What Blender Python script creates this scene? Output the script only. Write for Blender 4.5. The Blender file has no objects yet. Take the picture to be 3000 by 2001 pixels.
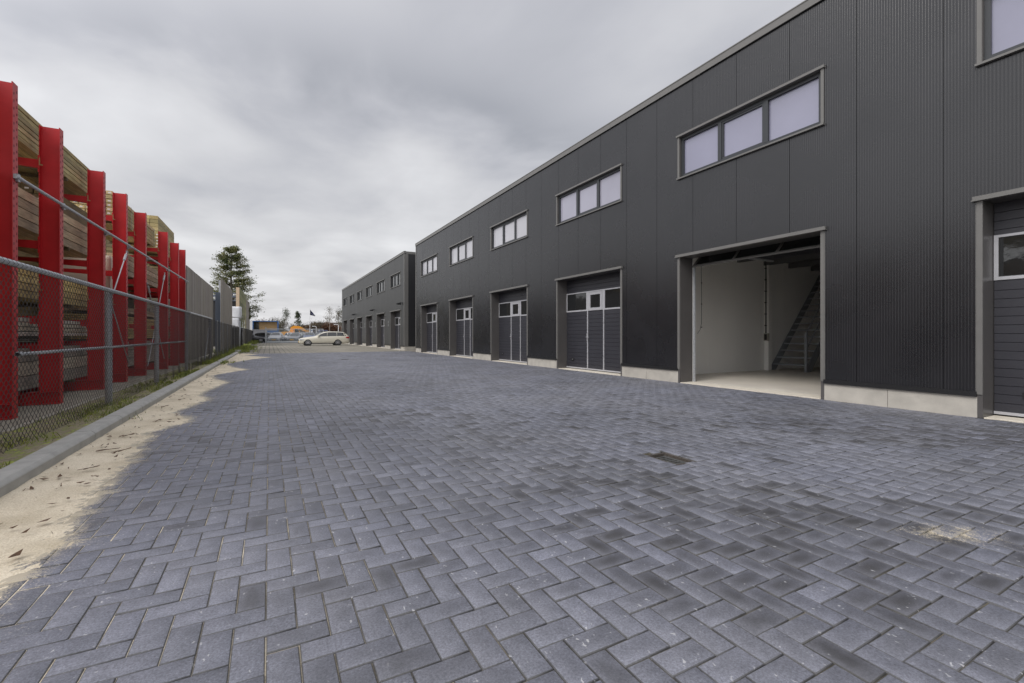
import bpy, bmesh, math, random
import numpy as np
from mathutils import Vector, Matrix, noise as mnoise

SC = bpy.context.scene
COL = SC.collection
random.seed(7); RS = np.random.RandomState(11)
R = math.radians

# ------------------------------------------------------------------ camera
cam_d = bpy.data.cameras.new('camera'); cam = bpy.data.objects.new('camera', cam_d); COL.objects.link(cam)
cam.location = (0, 0, 1.12); cam.rotation_euler = (R(90), 0, -math.atan(711/1333))
cam_d.sensor_width = 36; cam_d.lens = 15.996; cam_d.shift_y = -0.0065
cam_d.clip_start = 0.05; cam_d.clip_end = 2000
SC.camera = cam
# ------------------------------------------------------------------ exposure
SC.view_settings.view_transform = 'Standard'; SC.view_settings.look = 'None'
SC.view_settings.exposure = 0.0; SC.view_settings.gamma = 1.0
# ------------------------------------------------------------------ sky
SUN_EL, SUN_AZ = 42, 252      # overcast: a weak, very wide sun
W = bpy.data.worlds.new('World'); SC.world = W; W.use_nodes = True
nt = W.node_tree; N = nt.nodes; L = nt.links
for n in list(N): N.remove(n)
def wn(t, **k):
    n = N.new(t)
    for a, b in k.items(): setattr(n, a, b)
    return n
def wmath(op, a, b=None, c=None, clamp=False):
    n = wn('ShaderNodeMath', operation=op, use_clamp=clamp)
    for i, v in enumerate((a, b, c)):
        if v is None: continue
        if isinstance(v, (int, float)): n.inputs[i].default_value = v
        else: L.new(v, n.inputs[i])
    return n.outputs[0]
out = wn('ShaderNodeOutputWorld'); bg = wn('ShaderNodeBackground'); bg2 = wn('ShaderNodeBackground')
sky = wn('ShaderNodeTexSky', sky_type='NISHITA', sun_disc=False)
sky.sun_elevation = R(SUN_EL); sky.sun_rotation = R(SUN_AZ); sky.air_density = 1.4; sky.dust_density = 3.0
L.new(sky.outputs[0], bg.inputs[0]); bg.inputs[1].default_value = 0.10
tc = wn('ShaderNodeTexCoord'); sep = wn('ShaderNodeSeparateXYZ'); L.new(tc.outputs['Generated'], sep.inputs[0])
zc = wmath('MAXIMUM', sep.outputs[2], 0.0); zz = wmath('ADD', zc, 0.10)
px = wmath('DIVIDE', sep.outputs[0], zz); py = wmath('DIVIDE', sep.outputs[1], zz)
comb = wn('ShaderNodeCombineXYZ'); L.new(px, comb.inputs[0]); L.new(py, comb.inputs[1])
def wnoise(scale, detail, rough, dist, rot, sc, loc=(0, 0, 0)):
    mp = wn('ShaderNodeMapping'); mp.inputs['Rotation'].default_value = (0, 0, R(rot)); mp.inputs['Scale'].default_value = sc
    mp.inputs['Location'].default_value = loc
    L.new(comb.outputs[0], mp.inputs[0])
    n = wn('ShaderNodeTexNoise'); n.inputs['Scale'].default_value = scale; n.inputs['Detail'].default_value = detail
    n.inputs['Roughness'].default_value = rough; n.inputs['Distortion'].default_value = dist
    L.new(mp.outputs[0], n.inputs['Vector']); return n.outputs['Fac']
N1X, N1Y = 0.4, 3.1
n1 = wnoise(0.55, 3, 0.45, 0.3, 35, (1.0, 0.6, 1), (N1X, N1Y, 0))
n2 = wnoise(2.1, 5, 0.5, 0.25, 20, (0.8, 0.65, 1), (0.3, 5.2, 0))
# one long darker bank of cloud lying across the lane, brighter sky beyond it overhead
tb = wmath('DIVIDE', wmath('ADD', wmath('SUBTRACT', py, 1.50), wmath('MULTIPLY', wmath('SUBTRACT', n2, 0.5), 0.9)), 0.22)
bank = wmath('DIVIDE', 1.0, wmath('ADD', 1.0, wmath('MULTIPLY', tb, tb)))
tx = wmath('DIVIDE', wmath('SUBTRACT', px, 0.35), 1.2)
bank = wmath('MULTIPLY', bank, wmath('DIVIDE', 1.0, wmath('ADD', 1.0, wmath('POWER', wmath('ABSOLUTE', tx), 4.0))))
mixn = wmath('SUBTRACT', wmath("ADD", wmath("ADD", wmath("MULTIPLY", n1, 0.50), wmath("MULTIPLY", n2, 0.34)), 0.093), wmath('MULTIPLY', bank, 0.115))
hz = wmath('SUBTRACT', 1.0, wmath('MULTIPLY', zc, 1.15), clamp=True)          # brighter low down
val = wmath('ADD', mixn, wmath('MULTIPLY', wmath('POWER', hz, 2.2), 0.10))
ramp = wn('ShaderNodeValToRGB'); L.new(val, ramp.inputs[0]); cr = ramp.color_ramp
cr.elements[0].position = 0.37; cr.elements[0].color = (0.41, 0.42, 0.46, 1)
cr.elements[1].position = 0.68; cr.elements[1].color = (0.88, 0.88, 0.90, 1)
e = cr.elements.new(0.46); e.color = (0.54, 0.545, 0.585, 1)
e = cr.elements.new(0.55); e.color = (0.69, 0.69, 0.715, 1)
L.new(ramp.outputs[0], bg2.inputs[0])
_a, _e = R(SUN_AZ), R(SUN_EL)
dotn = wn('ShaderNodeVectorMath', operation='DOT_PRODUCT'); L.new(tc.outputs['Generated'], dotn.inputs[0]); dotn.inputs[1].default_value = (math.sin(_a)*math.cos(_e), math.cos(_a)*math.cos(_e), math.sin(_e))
glow = wmath('MULTIPLY', wmath('POWER', wmath('MAXIMUM', dotn.outputs['Value'], 0.0), 2.0), 1.9)      # extra sky brightness added round the sun, out of frame, lifting facade and interior
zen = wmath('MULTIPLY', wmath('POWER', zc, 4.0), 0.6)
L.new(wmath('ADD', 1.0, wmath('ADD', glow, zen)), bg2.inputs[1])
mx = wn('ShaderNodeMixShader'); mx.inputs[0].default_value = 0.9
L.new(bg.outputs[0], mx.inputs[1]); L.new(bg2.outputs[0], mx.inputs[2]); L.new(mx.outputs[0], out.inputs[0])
# ------------------------------------------------------------------ sun
sd = bpy.data.lights.new('sun', 'SUN'); sd.energy = 1.5; sd.angle = R(25); sd.color = (1.0, 0.965, 0.92)
sun = bpy.data.objects.new('sun', sd); COL.objects.link(sun)
az = R(SUN_AZ); el = R(SUN_EL)
dv = Vector((math.sin(az)*math.cos(el), math.cos(az)*math.cos(el), math.sin(el)))
sun.rotation_euler = dv.to_track_quat('Z', 'Y').to_euler()

# ================================================================== materials
MATS = {}
def mat(name, col, rough=0.6, metal=0.0, nz=None, bump=None, spec=0.5, stretch=(1, 1, 1), coat=0.0, attr=None, alpha=1.0):
    """nz=(scale, amount, detail): mottles the colour; bump=(scale, strength)"""
    if name in MATS: return MATS[name]
    m = bpy.data.materials.new(name); m.use_nodes = True; t = m.node_tree; b = t.nodes['Principled BSDF']
    b.inputs['Roughness'].default_value = rough; b.inputs['Metallic'].default_value = metal
    b.inputs['Specular IOR Level'].default_value = spec; b.inputs['Coat Weight'].default_value = coat
    b.inputs['Base Color'].default_value = (*col, 1); b.inputs['Alpha'].default_value = alpha
    tcn = t.nodes.new('ShaderNodeTexCoord'); mp = t.nodes.new('ShaderNodeMapping'); mp.inputs['Scale'].default_value = stretch
    t.links.new(tcn.outputs['Object'], mp.inputs[0])
    src = None
    if nz:
        n = t.nodes.new('ShaderNodeTexNoise'); n.inputs['Scale'].default_value = nz[0]; n.inputs['Detail'].default_value = nz[2] if len(nz) > 2 else 4
        t.links.new(mp.outputs[0], n.inputs['Vector'])
        r_ = t.nodes.new('ShaderNodeMapRange'); r_.inputs[1].default_value = 0.25; r_.inputs[2].default_value = 0.75
        r_.inputs[3].default_value = 1-nz[1]; r_.inputs[4].default_value = 1+nz[1]; t.links.new(n.outputs['Fac'], r_.inputs[0])
        v = t.nodes.new('ShaderNodeVectorMath'); v.operation = 'SCALE'; v.inputs[0].default_value = col
        t.links.new(r_.outputs[0], v.inputs['Scale']); src = v.outputs[0]
        rr = t.nodes.new('ShaderNodeMapRange'); rr.inputs[3].default_value = max(0.02, rough-0.08); rr.inputs[4].default_value = min(1, rough+0.08)
        t.links.new(n.outputs['Fac'], rr.inputs[0]); t.links.new(rr.outputs[0], b.inputs['Roughness'])
    if attr:
        a = t.nodes.new('ShaderNodeVertexColor'); a.layer_name = attr
        v2 = t.nodes.new('ShaderNodeVectorMath'); v2.operation = 'MULTIPLY'
        if src is not None: t.links.new(src, v2.inputs[0])
        else: v2.inputs[0].default_value = col
        t.links.new(a.outputs[0], v2.inputs[1]); src = v2.outputs[0]
    if src is not None: t.links.new(src, b.inputs['Base Color'])
    if bump:
        n = t.nodes.new('ShaderNodeTexNoise'); n.inputs['Scale'].default_value = bump[0]; n.inputs['Detail'].default_value = 5
        t.links.new(mp.outputs[0], n.inputs['Vector'])
        bp = t.nodes.new('ShaderNodeBump'); bp.inputs['Strength'].default_value = bump[1]; bp.inputs['Distance'].default_value = 0.01
        t.links.new(n.outputs['Fac'], bp.inputs['Height']); t.links.new(bp.outputs[0], b.inputs['Normal'])
    MATS[name] = m; return m

M = dict(
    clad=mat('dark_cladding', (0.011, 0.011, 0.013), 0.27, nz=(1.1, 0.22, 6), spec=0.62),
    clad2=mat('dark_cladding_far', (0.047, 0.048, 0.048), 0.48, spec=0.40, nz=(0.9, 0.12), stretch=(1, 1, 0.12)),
    endclad=mat('end_cladding', (0.016, 0.016, 0.018), 0.5),
    trim=mat('aluminium_trim', (0.135, 0.131, 0.124), 0.42, nz=(6, 0.06)),
    reveal=mat('reveal_lining', (0.085, 0.080, 0.078), 0.33, nz=(3, 0.08)),
    darkframe=mat('anthracite_frame', (0.030, 0.033, 0.037), 0.35),
    filmpane=mat('film_window_pane', (0.235, 0.235, 0.315), 0.07, nz=(0.9, 0.10), coat=0.8, bump=(1.4, 0.12)),
    filmpane1=mat('greyer_film_window_pane', (0.32, 0.315, 0.38), 0.08, nz=(0.9, 0.10), coat=0.8, bump=(1.4, 0.12)),
    filmpane2=mat('pale_window_pane', (0.44, 0.44, 0.47), 0.15, nz=(1.5, 0.06), coat=0.3),
    glass=mat('dark_glass', (0.012, 0.013, 0.014), 0.06, spec=0.8, bump=(3.0, 0.25)),
    glass2=mat('far_dark_glass', (0.02, 0.022, 0.022), 0.05, spec=0.8, bump=(2.5, 0.3)),
    door=mat('door_panel', (0.030, 0.030, 0.037), 0.42, nz=(2, 0.08), bump=(160, 0.12)),
    alu=mat('bright_aluminium', (0.42, 0.42, 0.44), 0.38, metal=0.15, nz=(8, 0.05)),
    black=mat('black_plastic', (0.012, 0.012, 0.013), 0.4),
    rubber=mat('black_rubber', (0.015, 0.015, 0.015), 0.8),
    plinth=mat('plinth_concrete', (0.42, 0.395, 0.35), 0.85, nz=(4, 0.16, 7), bump=(60, 0.3)),
    threshold=mat('threshold_concrete', (0.62, 0.57, 0.48), 0.75, nz=(9, 0.1)),
    infloor=mat('interior_floor_concrete', (0.70, 0.65, 0.57), 0.42, nz=(1.6, 0.10, 6)),
    inwall=mat('interior_wall_panel', (0.84, 0.83, 0.80), 0.5, nz=(0.8, 0.04)),
    inceil=mat('interior_ceiling', (0.10, 0.10, 0.10), 0.7),
    steel=mat('stair_steel', (0.27, 0.285, 0.31), 0.45, metal=0.1),
    galv=mat('galvanised_steel', (0.46, 0.475, 0.50), 0.42, metal=0.3, nz=(35, 0.22, 5)),
    wire=mat('fence_wire', (0.115, 0.110, 0.106), 0.55, metal=0.2, nz=(20, 0.3)),
    red=mat('red_paint', (0.52, 0.012, 0.017), 0.46, nz=(5, 0.10, 6), bump=(120, 0.10)),
    redhole=mat('slot_hole', (0.02, 0.004, 0.004), 0.8),
    kerb=mat('kerb_concrete', (0.40, 0.395, 0.375), 0.88, nz=(7, 0.16, 8), bump=(90, 0.35)),
    roof=mat('roof_membrane', (0.1, 0.1, 0.1), 0.8),
    white=mat('white_paint', (0.72, 0.72, 0.72), 0.5),
    tag=mat('white_paper_tag', (0.75, 0.75, 0.75), 0.7),
    strap=mat('plastic_strap', (0.28, 0.32, 0.28), 0.4),
    wrap=mat('white_wrap', (0.70, 0.71, 0.74), 0.5, nz=(4, 0.08), bump=(6, 0.8)),
    cream=mat('cream_tarpaulin', (0.62, 0.55, 0.44), 0.6, nz=(3, 0.12), bump=(4, 0.9)),
    bark=mat('bark', (0.10, 0.085, 0.065), 0.9, nz=(5, 0.25)),
    birch=mat('pale_bark', (0.30, 0.27, 0.24), 0.9, nz=(5, 0.25)),
    bluegrey=mat('blue_grey_steel', (0.10, 0.12, 0.155), 0.5),
    blue=mat('blue_paint', (0.045, 0.13, 0.33), 0.5, nz=(2, 0.1)),
    tan=mat('plywood_tan', (0.38, 0.25, 0.12), 0.8, nz=(2, 0.08)),
    orange=mat('yellow_orange_paint', (0.68, 0.31, 0.03), 0.5, nz=(3, 0.1)),
    navy=mat('navy_cloth', (0.012, 0.016, 0.055), 0.8),
    plate=mat('yellow_plate', (0.75, 0.42, 0.03), 0.5),
    lamp=mat('headlamp_lens', (0.55, 0.57, 0.6), 0.1),
    tail=mat('red_lens', (0.35, 0.01, 0.01), 0.15),
    carglass=mat('car_glass', (0.010, 0.012, 0.013), 0.05, spec=0.8),
    rim=mat('alloy_rim', (0.42, 0.42, 0.44), 0.3, metal=0.6),
    iron=mat('cast_iron', (0.075, 0.076, 0.074), 0.6, nz=(30, 0.3), bump=(80, 0.4)),
    rust=mat('rusty_steel', (0.065, 0.055, 0.047), 0.8, nz=(30, 0.35)),
    brick=mat('red_brown_brick', (0.13, 0.07, 0.055), 0.9, nz=(3, 0.1)),
    leafbrown=mat('dry_leaf', (0.10, 0.055, 0.030), 0.8, nz=(30, 0.4)),
)
def woodmat(name, col, grain=0.42):
    return mat(name, col, 0.75, nz=(7, grain, 8), stretch=(6, 0.5, 6), attr='tint', bump=(9, 0.25))
M['pine'] = woodmat('green_treated_pine', (0.47, 0.38, 0.19))
M['grey_pine'] = woodmat('weathered_pine', (0.56, 0.43, 0.30))
M['yellow_pine'] = woodmat('yellow_pine', (0.56, 0.42, 0.17))
M['grey_timber'] = woodmat('grey_timber', (0.36, 0.32, 0.27))
M['brown_timber'] = woodmat('brown_treated_timber', (0.20, 0.155, 0.08))
M['screen'] = mat('weathered_grey_boards', (0.33, 0.30, 0.265), 0.85, nz=(5, 0.3, 8), stretch=(5, 5, 0.35), attr='tint')
M['mossy'] = mat('mossy_slats', (0.25, 0.265, 0.14), 0.85, nz=(2, 0.25, 5), attr='tint')

# ================================================================== mesh helpers
class MB:
    """collects faces, builds ONE mesh object"""
    def __init__(s): s.v = []; s.f = []; s.mi = []; s.tint = []; s.cur = 1.0
    def face(s, pts, mi=0):
        i = len(s.v); s.v += [tuple(p) for p in pts]; s.f.append(tuple(range(i, i+len(pts)))); s.mi.append(mi); s.tint.append(s.cur)
    def box(s, x0, x1, y0, y1, z0, z1, mi=0):
        i = len(s.v)
        s.v += [(x, y, z) for z in (z0, z1) for y in (y0, y1) for x in (x0, x1)]
        for q in ((0, 2, 3, 1), (4, 5, 7, 6), (0, 1, 5, 4), (2, 6, 7, 3), (0, 4, 6, 2), (1, 3, 7, 5)):
            s.f.append(tuple(i+k for k in q)); s.mi.append(mi); s.tint.append(s.cur)
        return s
    def bbox(s, x0, x1, y0, y1, z0, z1, b=0.01, mi=0):
        """box with chamfered vertical-plan and top edges"""
        i = len(s.v)
        ring = lambda d, z: [(x0+d, y0, z), (x1-d, y0, z), (x1, y0+d, z), (x1, y1-d, z), (x1-d, y1, z), (x0+d, y1, z), (x0, y1-d, z), (x0, y0+d, z)]
        top = [(x0+b*1.2, y0+b, z1), (x1-b*1.2, y0+b, z1), (x1-b, y0+b*1.2, z1), (x1-b, y1-b*1.2, z1), (x1-b*1.2, y1-b, z1), (x0+b*1.2, y1-b, z1), (x0+b, y1-b*1.2, z1), (x0+b, y0+b*1.2, z1)]
        s.v += ring(b, z0)+ring(b, z1-b)+top
        for a in (0, 8):
            for k in range(8):
                s.f.append((i+a+k, i+a+(k+1) % 8, i+a+8+(k+1) % 8, i+a+8+k)); s.mi.append(mi); s.tint.append(s.cur)
        s.f.append(tuple(i+16+k for k in range(8))); s.mi.append(mi); s.tint.append(s.cur)
        s.f.append(tuple(i+7-k for k in range(8))); s.mi.append(mi); s.tint.append(s.cur)
        return s
    def tube(s, p0, p1, r0, r1=None, n=8, mi=0, cap=True):
        r1 = r0 if r1 is None else r1
        p0 = Vector(p0); p1 = Vector(p1); d = p1-p0
        if d.length < 1e-7: return s
        d.normalize(); a = d.orthogonal().normalized(); b = d.cross(a); i = len(s.v)
        for p, r in ((p0, r0), (p1, r1)):
            for k in range(n):
                t = 2*math.pi*k/n; q = p+a*(r*math.cos(t))+b*(r*math.sin(t)); s.v.append(tuple(q))
        for k in range(n):
            s.f.append((i+k, i+(k+1) % n, i+n+(k+1) % n, i+n+k)); s.mi.append(mi); s.tint.append(s.cur)
        if cap:
            s.f.append(tuple(i+n-1-k for k in range(n))); s.mi.append(mi); s.tint.append(s.cur)
            s.f.append(tuple(i+n+k for k in range(n))); s.mi.append(mi); s.tint.append(s.cur)
        return s
    def path(s, pts, r, n=6, mi=0):
        for a, b in zip(pts, pts[1:]): s.tube(a, b, r, n=n, mi=mi)
        return s
    def prism(s, poly, axis, a0, a1, mi=0):
        """poly: 2-D outline; axis 'x'|'y'|'z' is the extrusion axis"""
        f = {'x': lambda p, a: (a, p[0], p[1]), 'y': lambda p, a: (p[0], a, p[1]), 'z': lambda p, a: (p[0], p[1], a)}[axis]
        i = len(s.v); n = len(poly)
        s.v += [f(p, a0) for p in poly]+[f(p, a1) for p in poly]
        for k in range(n): s.f.append((i+k, i+(k+1) % n, i+n+(k+1) % n, i+n+k)); s.mi.append(mi); s.tint.append(s.cur)
        s.f.append(tuple(i+n-1-k for k in range(n))); s.f.append(tuple(i+n+k for k in range(n))); s.mi += [mi, mi]; s.tint += [s.cur, s.cur]
        return s
    def build(s, name, mats, parent=None, smooth=False, tint=False, fix=True):
        me = bpy.data.meshes.new(name); me.from_pydata(s.v, [], s.f)
        if not isinstance(mats, (list, tuple)): mats = [mats]
        for m in mats: me.materials.append(m)
        me.polygons.foreach_set('material_index', s.mi)
        if smooth: me.polygons.foreach_set('use_smooth', [True]*len(s.f))
        if tint:
            at = me.color_attributes.new('tint', 'FLOAT_COLOR', 'CORNER'); arr = []
            for f, t in zip(s.f, s.tint):
                c = (t, t, t, 1) if isinstance(t, (int, float)) else (*t, 1)
                arr += list(c)*len(f)
            at.data.foreach_set('color', arr)
        if fix:
            bm = bmesh.new(); bm.from_mesh(me); bmesh.ops.recalc_face_normals(bm, faces=bm.faces); bm.to_mesh(me); bm.free()
        me.update()
        o = bpy.data.objects.new(name, me); COL.objects.link(o)
        if parent is not None: o.parent = parent
        return o
def tag(o, label=None, cat=None, group=None, kind=None):
    if label: o['label'] = label
    if cat: o['category'] = cat
    if group: o['group'] = group
    if kind: o['kind'] = kind
    return o
def empty(name, loc=(0, 0, 0), rz=0.0):
    o = bpy.data.objects.new(name, None); COL.objects.link(o); o.location = loc; o.rotation_euler = (0, 0, rz)
    o.empty_display_size = 0.2; return o
def children(o): return [c for c in COL.objects if c.parent == o]
def copy_tree(o, parent=None):
    c = o.copy(); COL.objects.link(c)
    if parent is not None: c.parent = parent
    for ch in children(o): copy_tree(ch, c)
    return c
def fastmesh(name, V, F, mats, parent=None):
    me = bpy.data.meshes.new(name); V = np.asarray(V, np.float32); F = np.asarray(F, np.int32); k = F.shape[1]
    me.vertices.add(len(V)); me.vertices.foreach_set('co', V.ravel())
    me.loops.add(F.size); me.loops.foreach_set('vertex_index', F.ravel())
    me.polygons.add(len(F)); me.polygons.foreach_set('loop_start', np.arange(0, F.size, k, dtype=np.int32))
    me.polygons.foreach_set('loop_total', np.full(len(F), k, np.int32))
    for m in (mats if isinstance(mats, (list, tuple)) else [mats]): me.materials.append(m)
    me.update(calc_edges=True); me.validate()
    o = bpy.data.objects.new(name, me); COL.objects.link(o)
    if parent is not None: o.parent = parent
    return o
def vnoise(x, y, s, seed=0.0): return mnoise.noise(Vector((x*s+seed, y*s-seed*0.7, seed)))

# ================================================================== the ground
gm = bpy.data.materials.new('ground_gravel'); gm.use_nodes = True
def ground_mat():
    t = gm.node_tree; b = t.nodes['Principled BSDF']; b.inputs['Roughness'].default_value = 0.95
    tcn = t.nodes.new('ShaderNodeTexCoord'); n = t.nodes.new('ShaderNodeTexNoise'); n.inputs['Scale'].default_value = 1.2; n.inputs['Detail'].default_value = 8
    t.links.new(tcn.outputs['Object'], n.inputs['Vector']); r_ = t.nodes.new('ShaderNodeValToRGB'); t.links.new(n.outputs['Fac'], r_.inputs[0])
    r_.color_ramp.elements[0].position = 0.35; r_.color_ramp.elements[0].color = (0.13, 0.12, 0.10, 1)
    r_.color_ramp.elements[1].position = 0.65; r_.color_ramp.elements[1].color = (0.24, 0.22, 0.19, 1)
    t.links.new(r_.outputs[0], b.inputs['Base Color'])
ground_mat()
g = MB(); g.face([(-500, -300, -0.06), (500, -300, -0.06), (500, 900, -0.06), (-500, 900, -0.06)])
tag(g.build('ground', gm), kind='structure')

# ---- paving of dark block pavers in herringbone, each paver a chamfered block
U = 0.10707; PX0, PY0 = -0.2261, 2.5655
SAND = [(-3, -1.05), (2.8, -1.05), (3.3, -0.96), (4.1, -1.03), (5.4, -1.08), (5.96, -1.15), (6.6, -1.17), (6.95, -1.02), (7.35, -0.88), (7.8, -1.1), (8.2, -1.2), (9.4, -0.9), (10.3, -1.17), (11.5, -1.0),
        (12.7, -0.85), (13.8, -1.2), (14.9, -1.42), (16.2, -0.95), (17, -0.6), (18.2, -1.05), (20.4, -1.45), (22, -1.2), (24, -0.7), (25.8, 0.1), (27, -0.5), (28.5, -1.2), (29.6, -0.6), (30.5, -0.9), (33, -1.4)]
SY = [a for a, _ in SAND]; SX = [b for _, b in SAND]
def sand_edge(y): return float(np.interp(y, SY, SX))-0.05+0.06*vnoise(0, y, 3.0, 4.2)+0.03*vnoise(0, y, 11.0, 9.2)
DARK = [(1.96, 1.65, .9), (2.14, 1.48, 1), (2.7, 1.66, 1), (1.84, 1.36, .9), (1.64, 1.58, .6), (2.12, 0.86, .6), (2.68, 2.1, .6), (2.67, 2.47, .6), (4.2, 3.93, .5), (2.86, 0.84, .9), (2.81, 1.06, .7), (4.31, 1.36, .6),
        (2.4, 1.5, .9), (2.55, 1.62, .9), (2.0, 1.3, 1), (1.75, 1.2, .9), (2.3, 1.0, .8), (2.5, 1.2, .5), (3.0, 1.55, .7), (2.9, 1.9, .7), (3.2, 1.2, .6)]
def dark_at(x, y, rnd):
    v = 0.0
    for a, b, s in DARK:
        d2 = (x-a)**2+(y-b)**2
        if d2 < 0.12: v = max(v, s*math.exp(-d2/0.024))
    reg = max(0, vnoise(x, y, 0.42, 2.3)+0.10)*1.5                        # broad damp zones
    band = max(math.exp(-((y-4.9+0.82*(x-3.3))/0.75)**2), 0.9*math.exp(-(((x-2.6)/1.5)**2+((y-1.9)/1.1)**2)), 0.5*math.exp(-((y-6.3)/.45)**2)*(x < 3))*(1 if x > 1.2 else 0.15)
    far = 0.5*math.exp(-((y-11.5)/2.5)**2)*(1 if x > 2 else 0.2)
    pr_ = min(0.9, 0.05+0.30*reg+0.50*band*(0.4+reg)+0.25*far)
    if x < 0.6: pr_ *= 0.35
    if rnd < pr_: v = max(v, 0.30+0.7*(rnd/pr_)*min(1, .5+band))
    if x > 0.0 and rnd > 0.25: v = max(v, 0.08+0.24*((rnd*37.7) % 1))
    return v
pv = bpy.data.materials.new('dark_block_paver'); pv.use_nodes = True
def paver_mat():
    t = pv.node_tree; b = t.nodes['Principled BSDF']; nn = t.nodes.new; lk = t.links.new
    at = nn('ShaderNodeVertexColor'); at.layer_name = 'brick'; sp = nn('ShaderNodeSeparateColor'); lk(at.outputs[0], sp.inputs[0])
    uv = nn('ShaderNodeUVMap'); uv.uv_map = 'local'; ob = nn('ShaderNodeTexCoord')
    def noise(sc, det=5, ro=0.6, vec=None):
        n = nn('ShaderNodeTexNoise'); n.inputs['Scale'].default_value = sc; n.inputs['Detail'].default_value = det; n.inputs['Roughness'].default_value = ro
        lk(vec or ob.outputs['Object'], n.inputs['Vector']); return n.outputs['Fac']
    def mt(op, a, b_=None, clamp=False):
        n = nn('ShaderNodeMath'); n.operation = op; n.use_clamp = clamp
        for i, v in enumerate((a, b_)):
            if v is None: continue
            if isinstance(v, (int, float)): n.inputs[i].default_value = v
            else: lk(v, n.inputs[i])
        return n.outputs[0]
    def mr(v, a, b_, c, d):
        n = nn('ShaderNodeMapRange'); lk(v, n.inputs[0])
        for i, x in enumerate((a, b_, c, d)): n.inputs[i+1].default_value = x
        return n.outputs[0]
    def mix(f, a, c):
        n = nn('ShaderNodeMix'); n.data_type = 'RGBA'
        for i, v in ((0, f), (6, a), (7, c)):
            if isinstance(v, tuple): n.inputs[i].default_value = (*v, 1)
            elif isinstance(v, (int, float)): n.inputs[i].default_value = v
            else: lk(v, n.inputs[i])
        return n.outputs[2]
    fine = noise(110, 5, 0.85); mid = noise(14, 5); big = noise(0.7, 4)
    base = mix(sp.outputs[0], (0.113, 0.118, 0.141), (0.204, 0.211, 0.256))
    base = mix(mr(big, 0.40, 0.66, 0, 0.5), base, (0.205, 0.206, 0.228))
    v = mt('MULTIPLY', mr(fine, 0.32, 0.68, 0.50, 1.50), mr(mid, 0.3, 0.7, 0.84, 1.16))
    sc = nn('ShaderNodeVectorMath'); sc.operation = 'SCALE'; lk(base, sc.inputs[0]); lk(v, sc.inputs['Scale']); base = sc.outputs[0]
    # damp core of each brick: a patch that has not dried, shape of its own
    us = nn('ShaderNodeSeparateXYZ'); lk(uv.outputs[0], us.inputs[0])
    dx = mt('POWER', mt('ABSOLUTE', us.outputs[0]), 2.2); dy = mt('POWER', mt('ABSOLUTE', us.outputs[1]), 2.2)
    dd = mt('ADD', mt('SQRT', mt('ADD', dx, dy)), mt('MULTIPLY', mt('SUBTRACT', noise(9, 3), 0.5), 1.3))
    core = mt('MULTIPLY', mr(dd, 0.25, 1.15, 1, 0), sp.outputs[1], True)
    base = mix(mt('MULTIPLY', core, 0.86), base, (0.026, 0.026, 0.027))
    base = mix(mt('MULTIPLY', mt('POWER', sp.outputs[1], 1.3), 0.66), base, (0.060, 0.058, 0.060))
    base = mix(mt('MULTIPLY', mt('SUBTRACT', 1.0, at.outputs['Alpha']), 0.62), base, (0.050, 0.047, 0.036))
    # chalky specks and scuffs
    vo = nn('ShaderNodeTexVoronoi'); vo.inputs['Scale'].default_value = 34; mp = nn('ShaderNodeMapping'); mp.inputs['Rotation'].default_value = (0, 0, 0.6); mp.inputs['Scale'].default_value = (1, 0.45, 1)
    wv = nn('ShaderNodeVectorMath'); wv.operation = 'ADD'; n3 = nn('ShaderNodeTexNoise'); n3.inputs['Scale'].default_value = 30; lk(ob.outputs['Object'], n3.inputs['Vector'])
    sv = nn('ShaderNodeVectorMath'); sv.operation = 'SCALE'; sv.inputs['Scale'].default_value = 0.05; lk(n3.outputs['Color'], sv.inputs[0]); lk(ob.outputs['Object'], wv.inputs[0]); lk(sv.outputs[0], wv.inputs[1])
    lk(wv.outputs[0], mp.inputs[0]); lk(mp.outputs[0], vo.inputs['Vector'])
    spk = mt('MULTIPLY', mr(vo.outputs['Distance'], 0.10, 0.17, 1, 0), mr(noise(7, 3), 0.49, 0.58, 0, 1), True)
    base = mix(mt('MULTIPLY', spk, 0.8), base, (0.46, 0.46, 0.47))
    # blown sand grains
    gr = mr(mt('ADD', mt('ADD', mt('MULTIPLY', fine, 0.7), mt('MULTIPLY', noise(28, 5, 0.75), 0.3)), mt('MULTIPLY', sp.outputs[2], 0.36)), 0.64, 0.69, 0, 1)
    gr2 = mt('MULTIPLY', gr, mr(sp.outputs[2], 0.0, 0.12, 0, 1), True)
    base = mix(mt('MULTIPLY', gr2, 0.85), base, (0.50, 0.44, 0.33))
    lk(base, b.inputs['Base Color'])
    rg = mt('SUBTRACT', mr(mid, 0.3, 0.7, 0.52, 0.70), mt('MULTIPLY', core, 0.12)); lk(rg, b.inputs['Roughness'])
    b.inputs['Specular IOR Level'].default_value = 0.45
    bp = nn('ShaderNodeBump'); bp.inputs['Strength'].default_value = 0.5; bp.inputs['Distance'].default_value = 0.004; lk(fine, bp.inputs['Height']); lk(bp.outputs[0], b.inputs['Normal'])
paver_mat()
PVX0, PVX1, PVY0, PVY1 = -1.60, 8.445, -2.4, 31.0
HOLES = [(3.10, 3.34, 2.80, 3.16), (2.90, 3.20, 21.75, 22.05)]       # where the gullies sit
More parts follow.
